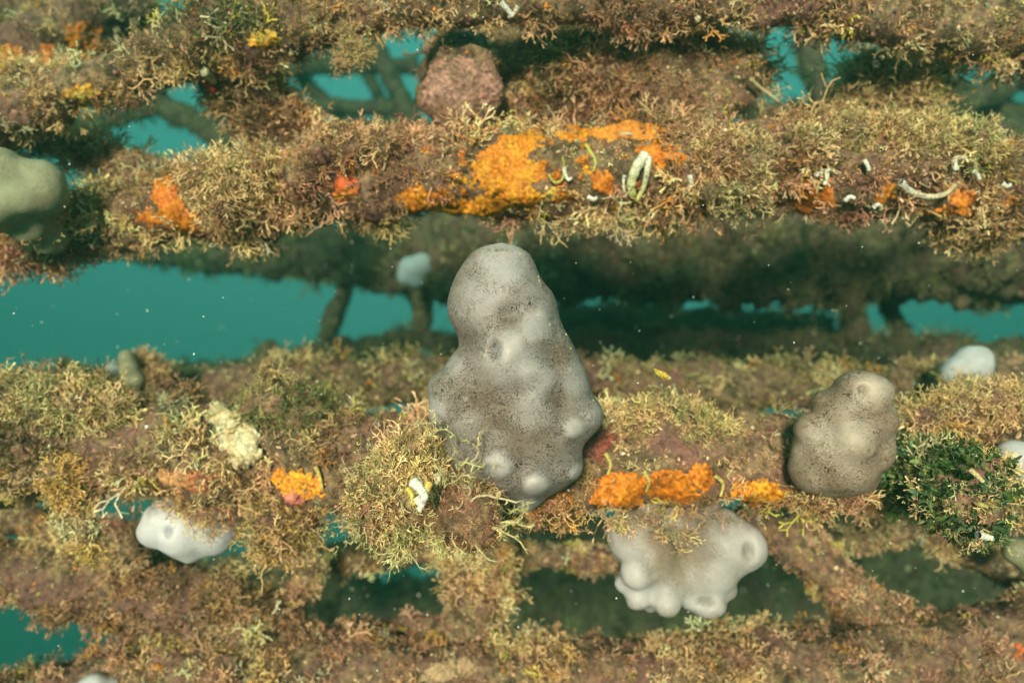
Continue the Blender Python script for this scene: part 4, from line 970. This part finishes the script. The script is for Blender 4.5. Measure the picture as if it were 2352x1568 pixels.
hydroid('dim olive algae mound at the far left of the rear chord', 1.5, [(150, 865, 34, 0), (185, 880, 34, 0), (110, 885, 24, 0)], 150, 30, [OLIVE, BROWN], dict(far=1), .2, 'hydroid_bush')
hydroid('ragged tan hydroid hanging into the right upper opening', 1.0, [(1990, 160, 40, 0), (2060, 210, 44, 0), (2110, 240, 36, 0), (1960, 200, 26, 0)], 300, 50, [TAN, KHAKI, (.45, .34, .19)], dict(bushy=.45, strand=.3, fine=.25))
hydroid('straggling tan hydroid reaching over the teal opening right of the gusset', 1.0, [(1700, 130, 36, 0), (1740, 170, 34, 0), (1690, 200, 40, 0)], 220, 50, [TAN, (.4, .29, .15), KHAKI], dict(bushy=.4, strand=.35, fine=.25))
MND = dict(antler=.45, fine=.3, fuzz=.25)
hydroid('khaki algae mound between the tall tunicate and the brown tunicate', .845, [(1480, 975, 44, 0), (1560, 985, 46, 0), (1630, 1000, 40, 0), (1430, 1000, 32, 0), (1520, 950, 30, 0)], 480, 46, [KHAKI, (.40, .33, .14), TAN, OLIVE], MND, .3, 'hydroid_bush')
hydroid('tan algae mound behind the green bracket, right of the brown tunicate', .85, [(2130, 965, 40, 0), (2200, 945, 42, 0), (2280, 930, 42, 0), (2340, 930, 40, 0)], 420, 44, [TAN, KHAKI, GOLD], MND, .3, 'hydroid_bush')
hydroid('khaki algae mound over the dark green weed at the left end of the lower chord', .88, [(30, 920, 44, 0), (110, 930, 46, 0), (190, 935, 42, 0), (260, 940, 34, 0)], 480, 46, [KHAKI, TAN, (.5, .4, .2)], MND, .35, 'hydroid_bush')
hydroid('pale khaki algae mound on the upper girder lower chord, right of the ragged orange column', .875, [(480, 405, 40, 0), (540, 420, 44, 0), (600, 400, 40, 0), (520, 470, 40, 0)], 420, 46, [KHAKI, TAN, KHAKI, BROWN], MND, .25, 'hydroid_bush')
hydroid('wide khaki algae mound above the long curved white tube', .87, [(1880, 320, 34, 0), (1960, 315, 40, 0), (2050, 315, 42, 0), (2140, 325, 42, 0), (2230, 335, 40, 0)], 520, 46, [KHAKI, KHAKI, (.42, .36, .16), TAN], MND, .25, 'hydroid_bush')
hydroid('russet algae mound on the upper girder lower chord left of the largest orange crust', .865, [(690, 400, 40, 0), (740, 350, 30, 0), (810, 346, 36, 0), (880, 340, 32, 0)], 300, 40, [PINK, BROWN, TAN, MAROON], MND, .2, 'hydroid_bush')
hydroid('tan algae mound right of the broken white tubes on the upper girder', .865, [(1650, 350, 40, 0), (1720, 380, 44, 0), (1700, 440, 40, 0), (1630, 440, 30, 0)], 400, 44, [TAN, BROWN, (.5, .38, .2)], MND, -.1, 'hydroid_bush')
hydroid('bushy tan hydroid drooping from the right end of the upper girder lower chord', .95, [(2200, 520, 36, 0), (2240, 535, 36, 0), (2180, 500, 30, 0)], 200, 44, [TAN, (.42, .29, .15)], None, .3)

def fringe(core, spots, n, size, cols, dz=.4):
    P_, D_, S_, C_ = [], [], [], []
    for (x, y, d, rx, ry) in spots:
        for _ in range(n):
            dd = d + random.gauss(0, .008)
            P_.append(P(x + random.gauss(0, rx), y + random.gauss(0, ry), dd)); D_.append((random.gauss(0, .5), -.5, dz + random.gauss(0, .4))); S_.append(size / F * d * random.uniform(.5, 1.2)); C_.append(np.array(random.choice(cols)) * random.uniform(.7, 1.2))
    P_, D_, S_, C_ = map(np.array, (P_, D_, S_, C_)); h = len(P_) // 2
    build_tufts('algae_fringe', {'antler': (P_[:h], D_[:h], S_[:h], C_[:h]), 'fine': (P_[h:], D_[h:], S_[h:], C_[h:])}, core)
fringe(low_top, [(1880, 1150, .79, 40, 8), (1960, 1150, .79, 40, 10), (1830, 1130, .80, 14, 14), (2030, 1070, .80, 10, 24)], 14, 40, [TAN, PINK, BROWN, KHAKI], -.2)
fringe(low_top, [(1230, 1185, .76, 26, 8), (1310, 1165, .76, 26, 10), (1350, 1120, .80, 10, 20), (1380, 1060, .83, 14, 24)], 14, 40, [TAN, BROWN, PINK, GOLD], -.1)
fringe(low_top, [(1430, 1185, .80, 24, 10), (1540, 1225, .82, 26, 22), (1560, 1190, .80, 50, 10), (1680, 1185, .80, 40, 8)], 14, 40, [TAN, BROWN, KHAKI, OLIVE], -.6)
fringe(low_top, [(500, 1160, .88, 36, 10), (470, 1185, .87, 26, 14), (400, 1150, .88, 26, 6), (545, 1190, .88, 14, 20)], 14, 44, [TAN, BROWN, GOLD, PINK], -.7)
fringe(bottom_chord, [(110, 500, .9, 26, 14), (40, 545, .88, 40, 8)], 16, 44, [TAN, PINK, KHAKI], .1)
fringe(bottom_chord, [(x, 505 + 10 * math.sin(x * .02), .90, 40, 6) for x in range(1250, 1850, 90)], 6, 52, [TAN, (.5, .4, .24), BROWN], -1.2)
fringe(low_back, [(2190, 880, 1.1, 26, 8), (2260, 885, 1.1, 20, 8)], 14, 36, [TAN, KHAKI, BROWN], .4)

# ------------------------------------------------------------------ turf and specks on every member
TOT = 0
for (o, V, Q, n, size_px, far, mix, thin, droop, seed, nsp) in JOBS:
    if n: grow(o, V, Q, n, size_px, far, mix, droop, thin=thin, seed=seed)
    if nsp:
        p, nr, dn = sample(V, Q, nsp, far, .0)
        k = RNG.choice(len(SPECK_COL), nsp, p=SPECK_W / SPECK_W.sum())
        c = SPECK_COL[k] * RNG.uniform(.6, 1.2, (nsp, 1))
        build_domes('crust_specks', p, nr, RNG.uniform(2.2, 6.5, nsp) ** 1.0 / F * p[:, 1], .7, c, o, M_SPECK, 'stuff', NUB, .8)

# ------------------------------------------------------------------ drifting things
fl = np.array([(0, 0, 0), (14, 4, 6), (30, 10, 0), (44, 26, -6), (36, 32, 4), (16, 22, -4), (4, 12, 5)], float)
c0 = P(1502, 846, .70); k = .70 / F * .92
fv = np.array([c0 + np.array((x * k, z * k, -y * k)) for x, y, z in fl]); fv = np.vstack([fv, fv + np.array((0, .0008, 0))]); n = len(fl)
ff = [(0, i, i + 1) for i in range(1, n - 1)] + [(n, n + i + 1, n + i) for i in range(1, n - 1)] + [(i, n + i, (i + 1) % n) for i in range(n)] + [((i + 1) % n, n + i, n + (i + 1) % n) for i in range(n)]
tag(link('drifting_flake', mesh_np('drifting_flake', fv, np.array(ff), np.tile((.6, .42, .06), (2 * n, 1))), M_SHELL), 'small yellow flake drifting in open water right of the tall tunicate', 'flake')
n = 900
d = RNG.uniform(.35, 1.6, n); x = RNG.uniform(0, 2352, n); y = RNG.uniform(0, 1568, n)
pp = np.stack([(x - 1176) / F * d, d, (784 - y) / F * d], -1)
o = build_domes('marine_snow', pp, RNG.normal(size=(n, 3)), RNG.uniform(.5, 1.0, n) ** 2 * 2.0 / F * d, 1.0, np.tile((.75, .75, .65), (n, 1)), None, M_SPECK, 'stuff', NUB)
tag(o, 'pale specks of marine snow drifting in the green water', 'marine snow')

# ------------------------------------------------------------------ the water itself
m, nt, out = new_mat('sea_water')
pv = nt.nodes.new('ShaderNodeVolumePrincipled')
pv.inputs['Color'].default_value = (.04, .12, .10, 1); pv.inputs['Density'].default_value = .42
pv.inputs['Absorption Color'].default_value = (.012, .26, .205, 1); pv.inputs['Anisotropy'].default_value = .75
nt.links.new(pv.outputs[0], out.inputs['Volume'])
hx0, hx1, hy0, hy1, hz0, hz1 = -4.2, 4.2, -.35, 4.4, -2.2, 2.4
hv = np.array([(x, y, z) for x in (hx0, hx1) for y in (hy0, hy1) for z in (hz0, hz1)])
hq = np.array([(0, 1, 3, 2), (4, 6, 7, 5), (0, 4, 5, 1), (2, 3, 7, 6), (0, 2, 6, 4), (1, 5, 7, 3)])
hz = link('haze', mesh_np('haze', hv, hq), m, None, 'stuff')
tag(hz, 'green turbid sea water filling the whole view', 'sea water')
